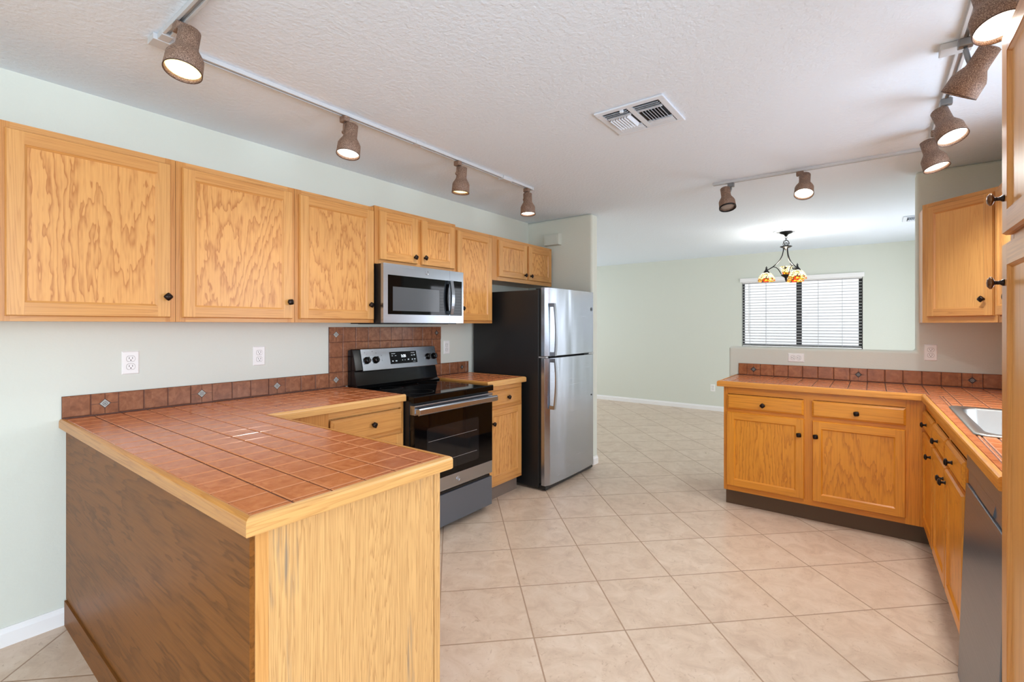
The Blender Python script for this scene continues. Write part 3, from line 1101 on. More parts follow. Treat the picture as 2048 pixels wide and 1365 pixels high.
# ------------------------------------------------------------------ right base cabinets
YB = 3.845
G_B = None
cabinet('base_cabinet', 'lamplight-tinted oak base cabinet with two drawers over two doors under the half wall counter', (2.022, YB, 0), 0, 1.176, 0.555, 0.118, 0.894, 'amber',
        stiles=(0.03, 0.115), rails=(0.034, 0.05), mull=((0.515, 0.575),), mid_rails=((0.70, 0.74),),
        doors=[(0.024, 0.522, 0.156, 0.708, (0.493, 0.598), 0, 0.05), (0.571, 1.062, 0.156, 0.704, (0.590, 0.600), 0, 0.05)],
        drawers=[(0.026, 0.520, 0.732, 0.838, (0.268, 0.777), 45), (0.567, 1.064, 0.730, 0.840, (0.814, 0.780), 0)],
        toe=(0.055, 'toe_kick_brown', 0.1, 0.004, 0.0))

# sink run, local x towards the camera; slightly skewed like the counter edge
RZS = -PI / 2 + math.atan(SK)
def run_loc(y):
    return (3.201 + SK * (2.9 - y), y, 0)
cabinet('base_cabinet', 'narrow lamplight-tinted oak base cabinet in the inside corner beside the sink cabinet', run_loc(3.842), RZS, 0.472, 0.50, 0.118, 0.894, 'amber',
        stiles=(0.02, 0.03), rails=(0.034, 0.05), mid_rails=((0.70, 0.74),),
        doors=[(0.012, 0.452, 0.150, 0.706, (0.425, 0.640), 0, 0.05)], drawers=[(0.012, 0.452, 0.730, 0.838, (0.232, 0.782), 0)],
        toe=(0.055, 'toe_kick_brown', 0.1, 0.056, 0.0))
cabinet('base_cabinet', 'lamplight-tinted oak sink base cabinet with two false drawer fronts and two doors, beside the dishwasher', run_loc(3.368), RZS, 0.905, 0.56, 0.118, 0.894, 'amber', hollow=True,
        stiles=(0.03, 0.03), rails=(0.034, 0.05), mull=((0.43, 0.475),), mid_rails=((0.70, 0.74),),
        doors=[(0.012, 0.446, 0.150, 0.706, (0.420, 0.648), 0, 0.05), (0.462, 0.893, 0.150, 0.706, (0.488, 0.648), 0, 0.05)],
        drawers=[(0.012, 0.446, 0.730, 0.838, (0.229, 0.782), 0), (0.462, 0.893, 0.730, 0.838, (0.677, 0.782), 0)],
        toe=(0.055, 'toe_kick_brown', 0.1, 0.0, 0.0))

# tall pantry at the right picture edge
pt = cabinet('pantry_cabinet', 'tall oak pantry cabinet filling the right picture edge, two stacked doors', (3.222, 1.848, 0), -PI / 2, 0.62, 0.56, 0.11, 2.150, 'oak',
             stiles=(0.035, 0.035), rails=(0.035, 0.03), mid_rails=((1.55, 1.63),),
             doors=[(0.010, 0.600, 1.600, 2.137, None, 0, 0.06), (0.010, 0.600, 0.135, 1.575, None, 0, 0.06)],
             toe=(0.05, 'toe_kick_brown', 0.1, 0.0, 0.0), panel='plain_panel')
pd = [c for c in pt.children if c.name.startswith('door')]


def stem_knob(parent, x, z, y):
    mb = MB()
    R = Matrix.Translation((x, y, z)) @ Matrix.Rotation(PI / 2, 4, 'X')
    mb.lathe([(0.009, 0.0), (0.009, 0.003), (0.0055, 0.008), (0.005, 0.016), (0.007, 0.021)], 16, 0, R)
    mb.lathe([(0.010, 0.020), (0.0165, 0.024), (0.0165, 0.028), (0.010, 0.033), (0.001, 0.0345)], 20, 1, R)
    mb.build('knob', ['knob_bronze', 'knob_bronze_worn'], parent)


for d_, (kx, kz) in zip(pd, ((0.042, 1.695), (0.042, 1.47))):
    stem_knob(d_, kx, kz, -0.019)

# ------------------------------------------------------------------ dishwasher
dw = thing('dishwasher', 'stainless steel dishwasher between the sink cabinet and the tall pantry', 'dishwasher', run_loc(2.458), RZS)
MB().box(0.004, 0.596, 0.03, 0.54, 0.02, 0.882).build('tub', ['black_satin'], dw)
mb = MB()
LE = 0.026                                             # the door leans out slightly at the foot
def dy(z):
    return -0.006 - LE * (0.885 - z) / 0.85
x0, x1 = 0.003, 0.597
def slab(za, zb, inset=0.0):
    mb.hexa([(x0, dy(za) + inset, za), (x1, dy(za) + inset, za), (x1, 0.028, za), (x0, 0.028, za)],
            [(x0, dy(zb) + inset, zb), (x1, dy(zb) + inset, zb), (x1, 0.028, zb), (x0, 0.028, zb)])
slab(0.03, 0.765)
slab(0.766, 0.822, 0.007)
slab(0.823, 0.884)
mb.build('door', ['steel_dark'], dw, bevel=0.003)
h = MB()
h.extrude([(dy(0.80) + 0.0085, 0.768), (dy(0.80) + 0.001, 0.776), (dy(0.80) + 0.0085, 0.818)], 'x', 0.17, 0.43)
h.build('handle', ['steel_dark'], dw)
MB().box(0.003, 0.597, dy(0.884), 0.03, 0.8845, 0.893).build('control_strip', ['black_plastic'], dw)

# ------------------------------------------------------------------ sink
sk = thing('kitchen_sink', 'drop-in stainless steel sink basin set in the right countertop', 'sink', (0, 0, 0))
mb = MB()
zr = ZR + 0.0005
rim_o = (SX0, SX1, SY0, SY1)
rim_i = (SX0 + 0.045, SX1 - 0.07, SY0 + 0.045, SY1 - 0.045)
def rrect(x0, x1, y0, y1, r, z, n=6):
    out = []
    for cx, cy, a0 in ((x1 - r, y1 - r, 0), (x0 + r, y1 - r, 90), (x0 + r, y0 + r, 180), (x1 - r, y0 + r, 270)):
        for k in range(n + 1):
            a = (a0 + 90 * k / n) * D2R
            out.append((cx + r * math.cos(a), cy + r * math.sin(a), z))
    return out
rings = [rrect(*rim_o, 0.035, zr), rrect(*rim_o, 0.035, zr + 0.003), rrect(SX0 + 0.008, SX1 - 0.008, SY0 + 0.008, SY1 - 0.008, 0.03, zr + 0.007),
         rrect(rim_i[0] - 0.006, rim_i[1] + 0.006, rim_i[2] - 0.006, rim_i[3] + 0.006, 0.06, zr + 0.005), rrect(*rim_i, 0.06, zr - 0.003),
         rrect(rim_i[0] + 0.01, rim_i[1] - 0.01, rim_i[2] + 0.01, rim_i[3] - 0.01, 0.06, zr - 0.15),
         rrect(rim_i[0] + 0.05, rim_i[1] - 0.05, rim_i[2] + 0.05, rim_i[3] - 0.05, 0.05, zr - 0.18)]
i0 = len(mb.v)
n = len(rings[0])
for r_ in rings:
    mb.v += r_
for p in range(len(rings) - 1):
    for k in range(n):
        j = (k + 1) % n
        mb.f.append([i0 + p * n + k, i0 + p * n + j, i0 + (p + 1) * n + j, i0 + (p + 1) * n + k])
        mb.m.append(0)
        mb.s.append(True)
mb.f.append([i0 + (len(rings) - 1) * n + k for k in range(n)])
mb.m.append(0)
mb.s.append(True)
mb.build('basin', ['steel_sink'], sk)
MB().lathe([(0.045, 0.0), (0.045, 0.003), (0.03, 0.004), (0.03, 0.0015)], 24, 0, Matrix.Translation(((rim_i[0] + rim_i[1]) / 2, 2.92, zr - 0.1795))).build('drain', ['chrome'], sk)


# ------------------------------------------------------------------ appliances on the left run
def emblem(parent, x, y, z, r, mat='chrome', tilt=0.0):
    """Round badge: ring with two curling strokes inside, facing -y."""
    mb = MB()
    def ring(rad, rr, a0, a1, n, cx=0, cz=0):
        pts = [(x + cx + rad * math.cos(a0 + (a1 - a0) * k / n), y - tilt * (cz + rad * math.sin(a0 + (a1 - a0) * k / n)), z + cz + rad * math.sin(a0 + (a1 - a0) * k / n)) for k in range(n + 1)]
        mb.tube(pts, rr, 6)
    ring(r, r * 0.09, 0, 2 * PI, 28)
    ring(r * 0.36, r * 0.08, 0.4 * PI, 2.0 * PI, 12, -r * 0.32, r * 0.06)
    ring(r * 0.22, r * 0.08, 0.2 * PI, 1.6 * PI, 10, r * 0.34, r * 0.26)
    ring(r * 0.26, r * 0.08, 0.5 * PI, 1.9 * PI, 10, r * 0.36, -r * 0.22)
    return mb.build('emblem', [mat], parent)


# refrigerator: local x along the wall, front of the cabinet body at y = 0
XF = 0.742
fr = thing('refrigerator', 'stainless steel top-freezer refrigerator with black sides beside the wall end', 'refrigerator', (XF, 3.238, 0), RZL)
FW = 0.842
MB().box(0.0, FW, 0.0, 0.712, 0.022, 1.648).build('body', ['black_satin'], fr, bevel=0.006)


def fridge_door(z0, z1, crown):
    mb = MB()
    n = 18
    prof = []
    for k in range(n + 1):                       # gently bowed front, rounded at both edges
        u = k / n
        x = FW * u
        bow = 0.012 * (1 - (2 * u - 1) ** 2)
        edge = 0.0
        e = min(u, 1 - u) * FW
        if e < 0.02:
            edge = 0.02 - math.sqrt(max(0, 0.02 ** 2 - (0.02 - e) ** 2))
        prof.append((x, -0.078 - bow + edge))
    poly = [(0, -0.024)] + prof + [(FW, -0.024)]
    mb.extrude(poly, 'z', z0, z1)
    d = mb.build('door', ['steel_door'], fr, bevel=0.002)
    for p in d.data.polygons:
        p.use_smooth = False
    return d


d_top = fridge_door(1.102, 1.664, True)
d_bot = fridge_door(0.048, 1.086, False)
MB().box(0.008, FW - 0.008, -0.0238, -0.0005, 0.06, 1.648).build('door_gasket', ['dark_gap'], fr)
MB().box(0.01, FW - 0.02, -0.06, -0.002, 0.012, 0.045).build('toe_grille', ['black_plastic'], fr)
MB().box(0.0, 0.035, -0.07, 0.0, 1.0885, 1.0995).box(FW - 0.12, FW - 0.02, -0.075, -0.002, 1.0885, 1.0995).build('hinge', ['track_metal'], fr)
MB().box(0.02, 0.10, -0.06, 0.04, 1.648, 1.66).build('hinge_cover', ['black_plastic'], fr)


def bow_handle(parent, xa, z_far, z_near):
    """Flat bowed bar: fixed at both ends, standing off most at the end near the split."""
    mb = MB()
    n = 14
    w = 0.026
    y0 = -0.080
    rows = []
    for k in range(n + 1):
        u = k / n
        z = z_far + (z_near - z_far) * u
        out = 0.034 + 0.030 * math.sin(PI * (0.18 + 0.62 * u))
        x = xa + 0.012 * math.sin(PI * u * 0.5)
        rows.append((x, y0 - out, z))
    for k in range(n):
        (xa0, ya, za), (xb0, yb, zb) = rows[k], rows[k + 1]
        mb.hexa([(xa0, ya, za), (xa0 + w, ya, za), (xa0 + w, ya + 0.012, za), (xa0, ya + 0.012, za)],
                [(xb0, yb, zb), (xb0 + w, yb, zb), (xb0 + w, yb + 0.012, zb), (xb0, yb + 0.012, zb)])
    # feet
    for k in (0, n):
        x, y, z = rows[k]
        s = 0.03 if z_near > z_far else -0.03
        zz = z if k == 0 else z - s
        mb.box(x, x + w, y + 0.010, -0.082, min(zz, zz + s), max(zz, zz + s))
    return mb.build('handle', ['steel_brushed'], parent)


bow_handle(d_top, 0.030, 1.535, 1.106)
bow_handle(d_bot, 0.030, 0.672, 1.082)
emblem(d_top, FW - 0.085, -0.0845, 1.505, 0.016, 'black_plastic')
MB().lathe([(0.007, 0), (0.007, 0.003), (0.003, 0.004)], 12, 0, Matrix.Translation((FW - 0.085, -0.084, 0.708)) @ Matrix.Rotation(PI / 2, 4, 'X')).build('lock_plug', ['black_plastic'], d_bot)

# microwave
mw = thing('microwave', 'stainless steel over-the-range microwave with black glass door', 'microwave', (0.375, 1.951, 0), RZL)
MW = 0.754
MB().box(0.003, MW - 0.003, 0.0, 0.372, 1.372, 1.760).build('body', ['black_satin'], mw, bevel=0.002)
mb = MB()
t0 = -0.026
mb.box(0.0, 0.606, t0, -0.0005, 1.372, 1.428).box(0.0, 0.606, t0, -0.0005, 1.688, 1.762)
mb.box(0.0, 0.036, t0, -0.0005, 1.428, 1.688).box(0.604, 0.606, t0, -0.0005, 1.428, 1.688)
md = mb.build('door', ['steel_brushed'], mw)
MB().box(0.0365, 0.6035, t0 + 0.002, -0.001, 1.4285, 1.6875).build('glass', ['black_glass'], md)
MB().box(0.078, 0.50, t0 + 0.0012, t0 + 0.0022, 1.452, 1.612).build('window', ['microwave_window'], md, bevel=0.0005)
mb = MB()
mb.box(0.6075, MW, t0, -0.0005, 1.372, 1.428).box(0.6075, MW, t0, -0.0005, 1.690, 1.762).box(0.738, MW, t0, -0.0005, 1.428, 1.690)
mb.box(0.6075, 0.6085, t0, -0.0005, 1.428, 1.690)
cp = mb.build('control_panel', ['steel_brushed'], mw)
MB().box(0.609, 0.7375, t0 + 0.002, -0.001, 1.4285, 1.6895).build('glass', ['black_glass'], cp)
mb = MB()
n = 12
for k in range(n):
    def at(u):
        return (-0.052 - 0.016 * math.sin(PI * u), 1.436 + 0.25 * u)
    (ya, za), (yb, zb) = at(k / n), at((k + 1) / n)
    mb.hexa([(0.588, ya, za), (0.618, ya, za), (0.618, ya + 0.014, za), (0.588, ya + 0.014, za)],
            [(0.588, yb, zb), (0.618, yb, zb), (0.618, yb + 0.014, zb), (0.588, yb + 0.014, zb)])
mb.box(0.590, 0.603, -0.045, t0 + 0.003, 1.440, 1.462).box(0.590, 0.603, -0.045, t0 + 0.003, 1.662, 1.684)
mb.build('handle', ['steel_brushed'], md)
emblem(md, 0.380, t0 - 0.001, 1.727, 0.014)
mb = MB().box(0.02, MW - 0.02, 0.03, 0.36, 1.3655, 1.3718)
for k in range(14):
    mb.box(0.06 + k * 0.045, 0.09 + k * 0.045, 0.06, 0.33, 1.363, 1.3656)
mb.build('underside_grille', ['black_plastic'], mw)

# range: local x along the wall, front of body at y = 0 (x = 0.655)
rg = thing('kitchen_range', 'black and stainless freestanding electric range under the microwave', 'range', (0.655, 1.9455, 0), RZL)
RW = 0.757
MB().box(0.002, RW - 0.002, 0.0, 0.56, 0.03, 0.885).build('body', ['black_satin'], rg)
mb = MB()
mb.extrude([(-0.048, 0.878), (-0.048, 0.912), (-0.044, 0.918), (0.545, 0.918), (0.545, 0.886), (-0.02, 0.886), (-0.02, 0.878)], 'x', -0.001, RW + 0.001)
mb.build('cooktop', ['black_glass'], rg, bevel=0.0015)
burn = MB()
for cx, cy, r in ((0.19, 0.13, 0.105), (0.56, 0.13, 0.08), (0.19, 0.40, 0.08), (0.56, 0.40, 0.105)):
    M_ = Matrix.Translation((cx, cy, 0.9181))
    burn.lathe([(r, 0.0), (r, 0.0003), (r - 0.003, 0.0003), (r - 0.003, 0.0)], 40, 0, M_, closed_ends=False)
burn.build('burner_marking', ['black_plastic'], rg)
# oven door
mb = MB()
mb.box(0.006, RW - 0.006, -0.042, -0.002, 0.278, 0.366, 0).box(0.006, RW - 0.006, -0.046, -0.002, 0.804, 0.862, 0)
mb.box(0.006, RW - 0.006, -0.038, -0.002, 0.3665, 0.8035, 1)
od = mb.build('oven_door', ['steel_brushed', 'black_enamel'], rg, bevel=0.0015)
MB().box(0.008, RW - 0.008, -0.044, -0.0385, 0.367, 0.803).build('door_glass', ['black_glass'], od)
mb = MB()
mb.extrude(rrect(0.108, 0.600, 0.412, 0.708, 0.018, 0)[0:0] or [(p[0], p[1]) for p in rrect(0.108, 0.600, 0.412, 0.708, 0.016, 0)], 'y', -0.0446, -0.0436)
mb.build('door_window', ['oven_window'], od)
rk = MB()
for z in (0.475, 0.62):
    rk.box(0.12, 0.58, -0.0449, -0.0446, z, z + 0.0018)
rk.build('oven_rack', ['track_metal'], od)
hb = MB()
hb.extrude([(-0.088, 0.806), (-0.096, 0.812), (-0.096, 0.842), (-0.088, 0.848), (-0.078, 0.848), (-0.078, 0.806)], 'x', 0.004, RW - 0.004)
hb.box(0.012, 0.035, -0.079, -0.045, 0.812, 0.842).box(RW - 0.035, RW - 0.012, -0.079, -0.045, 0.812, 0.842)
hb.build('handle', ['steel_brushed'], od, bevel=0.002)
emblem(od, 0.39, -0.0435, 0.322, 0.016)
mb = MB().box(0.006, RW - 0.006, -0.040, -0.002, 0.045, 0.252, 0).box(0.02, RW - 0.02, -0.030, -0.002, 0.2525, 0.268, 1)
mb.build('storage_drawer', ['steel_dark', 'black_plastic'], rg, bevel=0.002)
mb = MB()
for x in (0.05, RW - 0.05):
    mb.lathe([(0.018, 0), (0.018, 0.012), (0.01, 0.016), (0.01, 0.035)], 12, 0, Matrix.Translation((x, 0.05, 0.0)))
    mb.lathe([(0.018, 0), (0.018, 0.012), (0.01, 0.016), (0.01, 0.035)], 12, 0, Matrix.Translation((x, 0.5, 0.0)))
mb.build('foot', ['black_plastic'], rg)
# backguard: riser and tilted control panel
mb = MB()
mb.extrude([(0.545, 0.886), (0.505, 0.925), (0.535, 0.94), (0.560, 1.035), (0.545, 1.042), (0.583, 1.186), (0.600, 1.19), (0.638, 1.18), (0.638, 0.886)], 'x', 0.0, RW)
bg = mb.build('backguard', ['black_enamel'], rg, bevel=0.003)
PB, PT = (0.5445, 1.036), (0.5815, 1.1865)     # bottom and top edge of the panel face (y, z)
def face_pt(u, off=0.0):
    dy_, dz_ = PT[0] - PB[0], PT[1] - PB[1]
    L_ = math.hypot(dy_, dz_)
    ny, nz = -dz_ / L_, dy_ / L_
    return (PB[0] + dy_ * u + ny * off, PB[1] + dz_ * u + nz * off)
def panel_box(mb, x0, x1, u0, u1, o0, o1, mat=0):
    a, b_, c_, d_ = face_pt(u0, o0), face_pt(u0, o1), face_pt(u1, o1), face_pt(u1, o0)
    mb.extrude([a, b_, c_, d_], 'x', x0, x1, mat)
mb = MB()
panel_box(mb, 0.058, RW + 0.004, 0.0, 1.0, -0.012, 0.006)
cpn = mb.build('control_panel', ['steel_brushed'], rg, bevel=0.002)
mb = MB()
panel_box(mb, 0.300, 0.555, 0.22, 0.80, 0.0062, 0.0085)
dsp = mb.build('display', ['black_glass'], cpn, bevel=0.002)
mk = MB()
for (x, u, w_, h_) in ((0.315, .70, .035, .02), (0.315, .60, .012, .02), (0.345, .60, .014, .02), (0.315, .33, .010, .05), (0.345, .33, .016, .05), (0.408, .36, .006, .03),
                       (0.432, .36, .006, .03), (0.462, .36, .012, .06), (0.500, .70, .036, .02), (0.500, .57, .014, .03), (0.525, .57, .012, .05), (0.500, .36, .012, .05), (0.525, .36, .012, .05), (0.51, .27, .025, .012)):
    panel_box(mk, x, x + w_, u, u + h_, 0.0086, 0.0092)
mk.build('display_marking', ['display_white'], dsp)
tcu = bpy.data.curves.new('clock_digits', 'FONT')
tcu.body = '2:25'
tcu.size = 0.027
tcu.extrude = 0.0004
tcu.align_x = 'CENTER'
tcu.materials.append(MATS['clock_glow'])
tmp = bpy.data.objects.new('tmp', tcu)
COL.objects.link(tmp)
dg = bpy.context.evaluated_depsgraph_get()
tme = bpy.data.meshes.new_from_object(tmp.evaluated_get(dg))
bpy.data.objects.remove(tmp)
bpy.data.curves.remove(tcu)
txt = bpy.data.objects.new('clock_digits', tme)
COL.objects.link(txt)
txt.parent = dsp
cy_, cz_ = face_pt(0.52, 0.0095)
txt.location = (0.425, cy_, cz_)
txt.rotation_euler = (PI / 2 - math.atan2(PT[0] - PB[0], PT[1] - PB[1]), 0, 0)
for kx in (0.098, 0.172, 0.672, 0.735):
    mb = MB()
    yk, zk = face_pt(0.47, 0.006)
    ang = math.atan2(PT[0] - PB[0], PT[1] - PB[1])
    M_ = Matrix.Translation((kx, yk, zk)) @ Matrix.Rotation(PI / 2 - ang, 4, 'X')
    mb.lathe([(0.026, 0), (0.026, 0.004), (0.022, 0.008), (0.0205, 0.022), (0.017, 0.026), (0.001, 0.027)], 14, 0, M_)
    k0 = len(mb.v)
    mb.box(-0.005, 0.005, -0.021, 0.021, 0.024, 0.034)
    for q in range(k0, len(mb.v)):
        mb.v[q] = tuple(M_ @ Vector(mb.v[q]))
    mb.build('knob', ['black_enamel'], cpn, bevel=0.0015)
dots = MB()
for (x, u) in ((0.085, .83), (0.10, .73), (0.15, .86), (0.18, .78), (0.225, .64), (0.225, .42), (0.09, .2), (0.66, .82), (0.70, .86), (0.73, .80)):
    panel_box(dots, x, x + 0.005, u, u + 0.025, 0.0061, 0.0064)
dots.build('dial_marking', ['black_plastic'], cpn)


# ------------------------------------------------------------------ outlets and small wall things
def outlet(label, loc, rz, horizontal=False, w=0.071, h=0.114):
    """Duplex receptacle: local plate in xz facing -y, centred on loc."""
    o = thing('outlet', label, 'outlet', loc, rz)
    if horizontal:
        o.rotation_euler = (0, PI / 2, rz)
    pl = MB()
    pl.hexa([(-w / 2, -0.0005, -h / 2), (w / 2, -0.0005, -h / 2), (w / 2, -0.0005, h / 2), (-w / 2, -0.0005, h / 2)],
            [(-w / 2 + 0.005, -0.006, -h / 2 + 0.005), (w / 2 - 0.005, -0.006, -h / 2 + 0.005), (w / 2 - 0.005, -0.006, h / 2 - 0.005), (-w / 2 + 0.005, -0.006, h / 2 - 0.005)])
    pl.lathe([(0.003, 0.006), (0.003, 0.0068), (0.001, 0.007)], 10, 0, Matrix.Rotation(PI / 2, 4, 'X'))
    pl.build('cover_plate', ['white_plastic'], o, bevel=0.001)
    for s in (-1, 1):
        r = MB()
        zc = s * 0.0195
        pts = []
        for k in range(24):
            a = 2 * PI * k / 24
            pts.append((0.0172 * math.cos(a), zc + max(-0.0135, min(0.0135, 0.0172 * math.sin(a)))))
        r.extrude(pts, 'y', -0.0078, -0.0061, 0)
        for x in (-0.0065, 0.0065):
            r.box(x - 0.0011, x + 0.0011, -0.0081, -0.0079, zc - 0.001, zc + 0.008, 1)
        r.lathe([(0.0026, 0.0079), (0.0026, 0.0082)], 10, 1, Matrix.Translation((0, 0, zc - 0.007)) @ Matrix.Rotation(PI / 2, 4, 'X'))
        # dark seam round the receptacle
        ring = [(x * 1.07, zc + (z - zc) * 1.09) for x, z in pts]
        r.extrude(ring, 'y', -0.0063, -0.00605, 2)
        r.build('receptacle', ['white_plastic', 'dark_gap', 'toe_kick_gray'], o)
    return o


outlet('white outlet on the left wall above the peninsula, nearest the wall end', (0.0, 0.736, 1.171), RZL)
outlet('white outlet on the left wall left of the tall tiles behind the range', (0.0, 1.354, 1.173), RZL)
outlet('white outlet beside the tiles right of the range, under the narrow cabinet', (0.0, 2.924, 1.166), RZL)
outlet('sideways white outlet on the half wall under the dining window', (2.431, YD, 1.096), 0, True)
outlet('upright white outlet on the wall under the diagonal corner cabinet', (3.243, YD, 1.165), 0)
outlet('small white outlet low on the far dining room wall', (0.894, YF, 0.36), 0)

cb = thing('chime_box', 'small pale box mounted high on the wall above the refrigerator', 'chime box', (0.32, 4.14, 2.225))
mb = MB()
mb.hexa([(-0.095, -0.0005, -0.06), (0.095, -0.0005, -0.06), (0.095, -0.0005, 0.06), (-0.095, -0.0005, 0.06)],
        [(-0.088, -0.05, -0.054), (0.088, -0.05, -0.054), (0.088, -0.05, 0.054), (-0.088, -0.05, 0.054)])
mb.build('housing', ['sensor_beige'], cb, bevel=0.003)
mb = MB()
mb.box(-0.074, 0.074, -0.053, -0.0502, -0.042, 0.042)
mb.build('cover', ['sensor_beige'], cb, bevel=0.002)


# ------------------------------------------------------------------ ceiling registers
def register(label, x0, x1, y0, y1, name='ceiling_vent'):
    cx, cy = (x0 + x1) / 2, (y0 + y1) / 2
    v = thing(name, label, 'vent', (cx, cy, H))
    a, b_ = (x1 - x0) / 2, (y1 - y0) / 2
    mb = MB()
    e = 0.032
    zf0, zf1 = -0.010, -0.0005
    mb.box(-a, a, -b_, -b_ + e, zf0, zf1).box(-a, a, b_ - e, b_, zf0, zf1).box(-a, -a + e, -b_ + e, b_ - e, zf0, zf1).box(a - e, a, -b_ + e, b_ - e, zf0, zf1)
    mb.box(-0.014, 0.014, -b_ + e, b_ - e, zf0, zf1)
    mb.build('frame', ['white_metal'], v, bevel=0.003)
    MB().box(-a + e, a - e, -b_ + e, b_ - e, -0.003, -0.0008).build('backing', ['vent_dark'], v)
    s1, s2 = b_ - e, b_ * 0.42
    for sx in (-1, 1):
        xa, xb = (0.018, a - e - 0.004) if sx > 0 else (-a + e + 0.004, -0.018)
        for sy in (-1, 1):
            long_s = MB()
            for k in range(3):
                y = sy * (s2 + 0.008 + (s1 - s2 - 0.012) * (k + 0.5) / 3)
                t_ = 0.008
                long_s.hexa([(xa, y - t_, -0.016), (xb, y - t_, -0.016), (xb, y - t_ + 0.002, -0.016), (xa, y - t_ + 0.002, -0.016)] if sy < 0 else
                            [(xa, y + t_ - 0.002, -0.016), (xb, y + t_ - 0.002, -0.016), (xb, y + t_, -0.016), (xa, y + t_, -0.016)],
                            [(xa, y + t_ - 0.004, -0.004), (xb, y + t_ - 0.004, -0.004), (xb, y + t_ - 0.002, -0.004), (xa, y + t_ - 0.002, -0.004)] if sy < 0 else
                            [(xa, y - t_ + 0.002, -0.004), (xb, y - t_ + 0.002, -0.004), (xb, y - t_ + 0.004, -0.004), (xa, y - t_ + 0.004, -0.004)])
            long_s.box(xa, xb, sy * s2 - 0.003, sy * s2 + 0.003, -0.012, -0.002)
            long_s.build('louver', ['white_metal'], v)
    for sx in (-1, 1):
        fins = MB()
        for k in range(7):
            x = sx * (0.030 + (a - e - 0.04) * (k + 0.5) / 7)
            dx = sx * 0.0055
            fins.hexa([(x + dx, -s2 + 0.004, -0.020), (x + dx + 0.002, -s2 + 0.004, -0.020), (x + dx + 0.002, s2 - 0.004, -0.020), (x + dx, s2 - 0.004, -0.020)],
                      [(x - dx, -s2 + 0.004, -0.003), (x - dx + 0.002, -s2 + 0.004, -0.003), (x - dx + 0.002, s2 - 0.004, -0.003), (x - dx, s2 - 0.004, -0.003)])
        fins.build('fin', ['white_metal'], v)
    MB().box(-0.05, -0.03, -b_ + e - 0.004, -b_ + e + 0.008, -0.022, -0.008).build('damper_lever', ['white_metal'], v, bevel=0.004)
    return v


register('square white air register in the middle of the kitchen ceiling', 1.783, 2.140, 2.195, 2.540)
register('white air register on the dining ceiling, half hidden by the wall beside the corner cabinet', 3.165, 3.50, 6.13, 6.43)


# ------------------------------------------------------------------ track lighting
def rail(mb, p, q, w=0.034, h=0.019):
    (x0, y0), (x1, y1) = p, q
    if abs(x1 - x0) > abs(y1 - y0):
        for s in (-1, 1):
            mb.box(x0, x1, y0 + s * w / 2, y0 + s * 0.007, H - h, H - 0.0006, 0)
        mb.box(x0, x1, y0 - 0.007, y0 + 0.007, H - h * 0.45, H - 0.0006, 1)
    else:
        for s in (-1, 1):
            mb.box(x0 + s * w / 2, x0 + s * 0.007, y0, y1, H - h, H - 0.0006, 0)
        mb.box(x0 - 0.007, x0 + 0.007, y0, y1, H - h * 0.45, H - 0.0006, 1)


tl = thing('light_track', 'pale ceiling light track along the left side above the range and peninsula', 'light track', (0, 0, 0))
mb = MB()
rail(mb, (0.777, 0.655), (0.777, 3.075))
rail(mb, (0.80, 0.63), (2.0, 0.63))
mb.build('rail', ['track_white', 'track_metal'], tl, bevel=0.001)
mb = MB().box(0.745, 0.81, 0.60, 0.665, H - 0.024, H - 0.0006).box(0.81, 0.86, 0.612, 0.648, H - 0.022, H - 0.0006).box(0.759, 0.795, 0.665, 0.715, H - 0.022, H - 0.0006)
mb.build('corner_connector', ['track_white'], tl, bevel=0.002)
MB().box(0.752, 0.802, 2.70, 2.80, H - 0.027, H - 0.0006).build('joiner', ['track_white'], tl, bevel=0.002)
MB().box(0.757, 0.797, 3.0755, 3.09, H - 0.022, H - 0.0006).build('end_cap', ['track_white'], tl, bevel=0.002)
MB().box(0.757, 0.797, 1.88, 1.93, H - 0.021, H - 0.0006).build('joiner', ['track_white'], tl, bevel=0.001)

tr = thing('light_track', 'gray ceiling light track over the right counters, turning the corner by the pantry', 'light track', (0, 0, 0))
mb = MB()
rail(mb, (1.948, 3.835), (3.185, 3.835))
rail(mb, (3.198, 1.2), (3.198, 3.82))
mb.build('rail', ['track_white', 'track_metal'], tr, bevel=0.001)
MB().box(3.165, 3.235, 3.80, 3.868, H - 0.024, H - 0.0006).build('corner_connector', ['track_white'], tr, bevel=0.002)
MB().box(3.13, 3.225, 2.46, 2.53, H - 0.026, H - 0.0006).build('power_feed', ['track_white'], tr, bevel=0.003)

SPOT_PROF = [(0.026, 0.0), (0.0335, 0.004), (0.0335, 0.062), (0.035, 0.074), (0.050, 0.100), (0.0555, 0.112), (0.0575, 0.165), (0.0550, 0.166), (0.053, 0.158), (0.050, 0.120), (0.033, 0.10)]


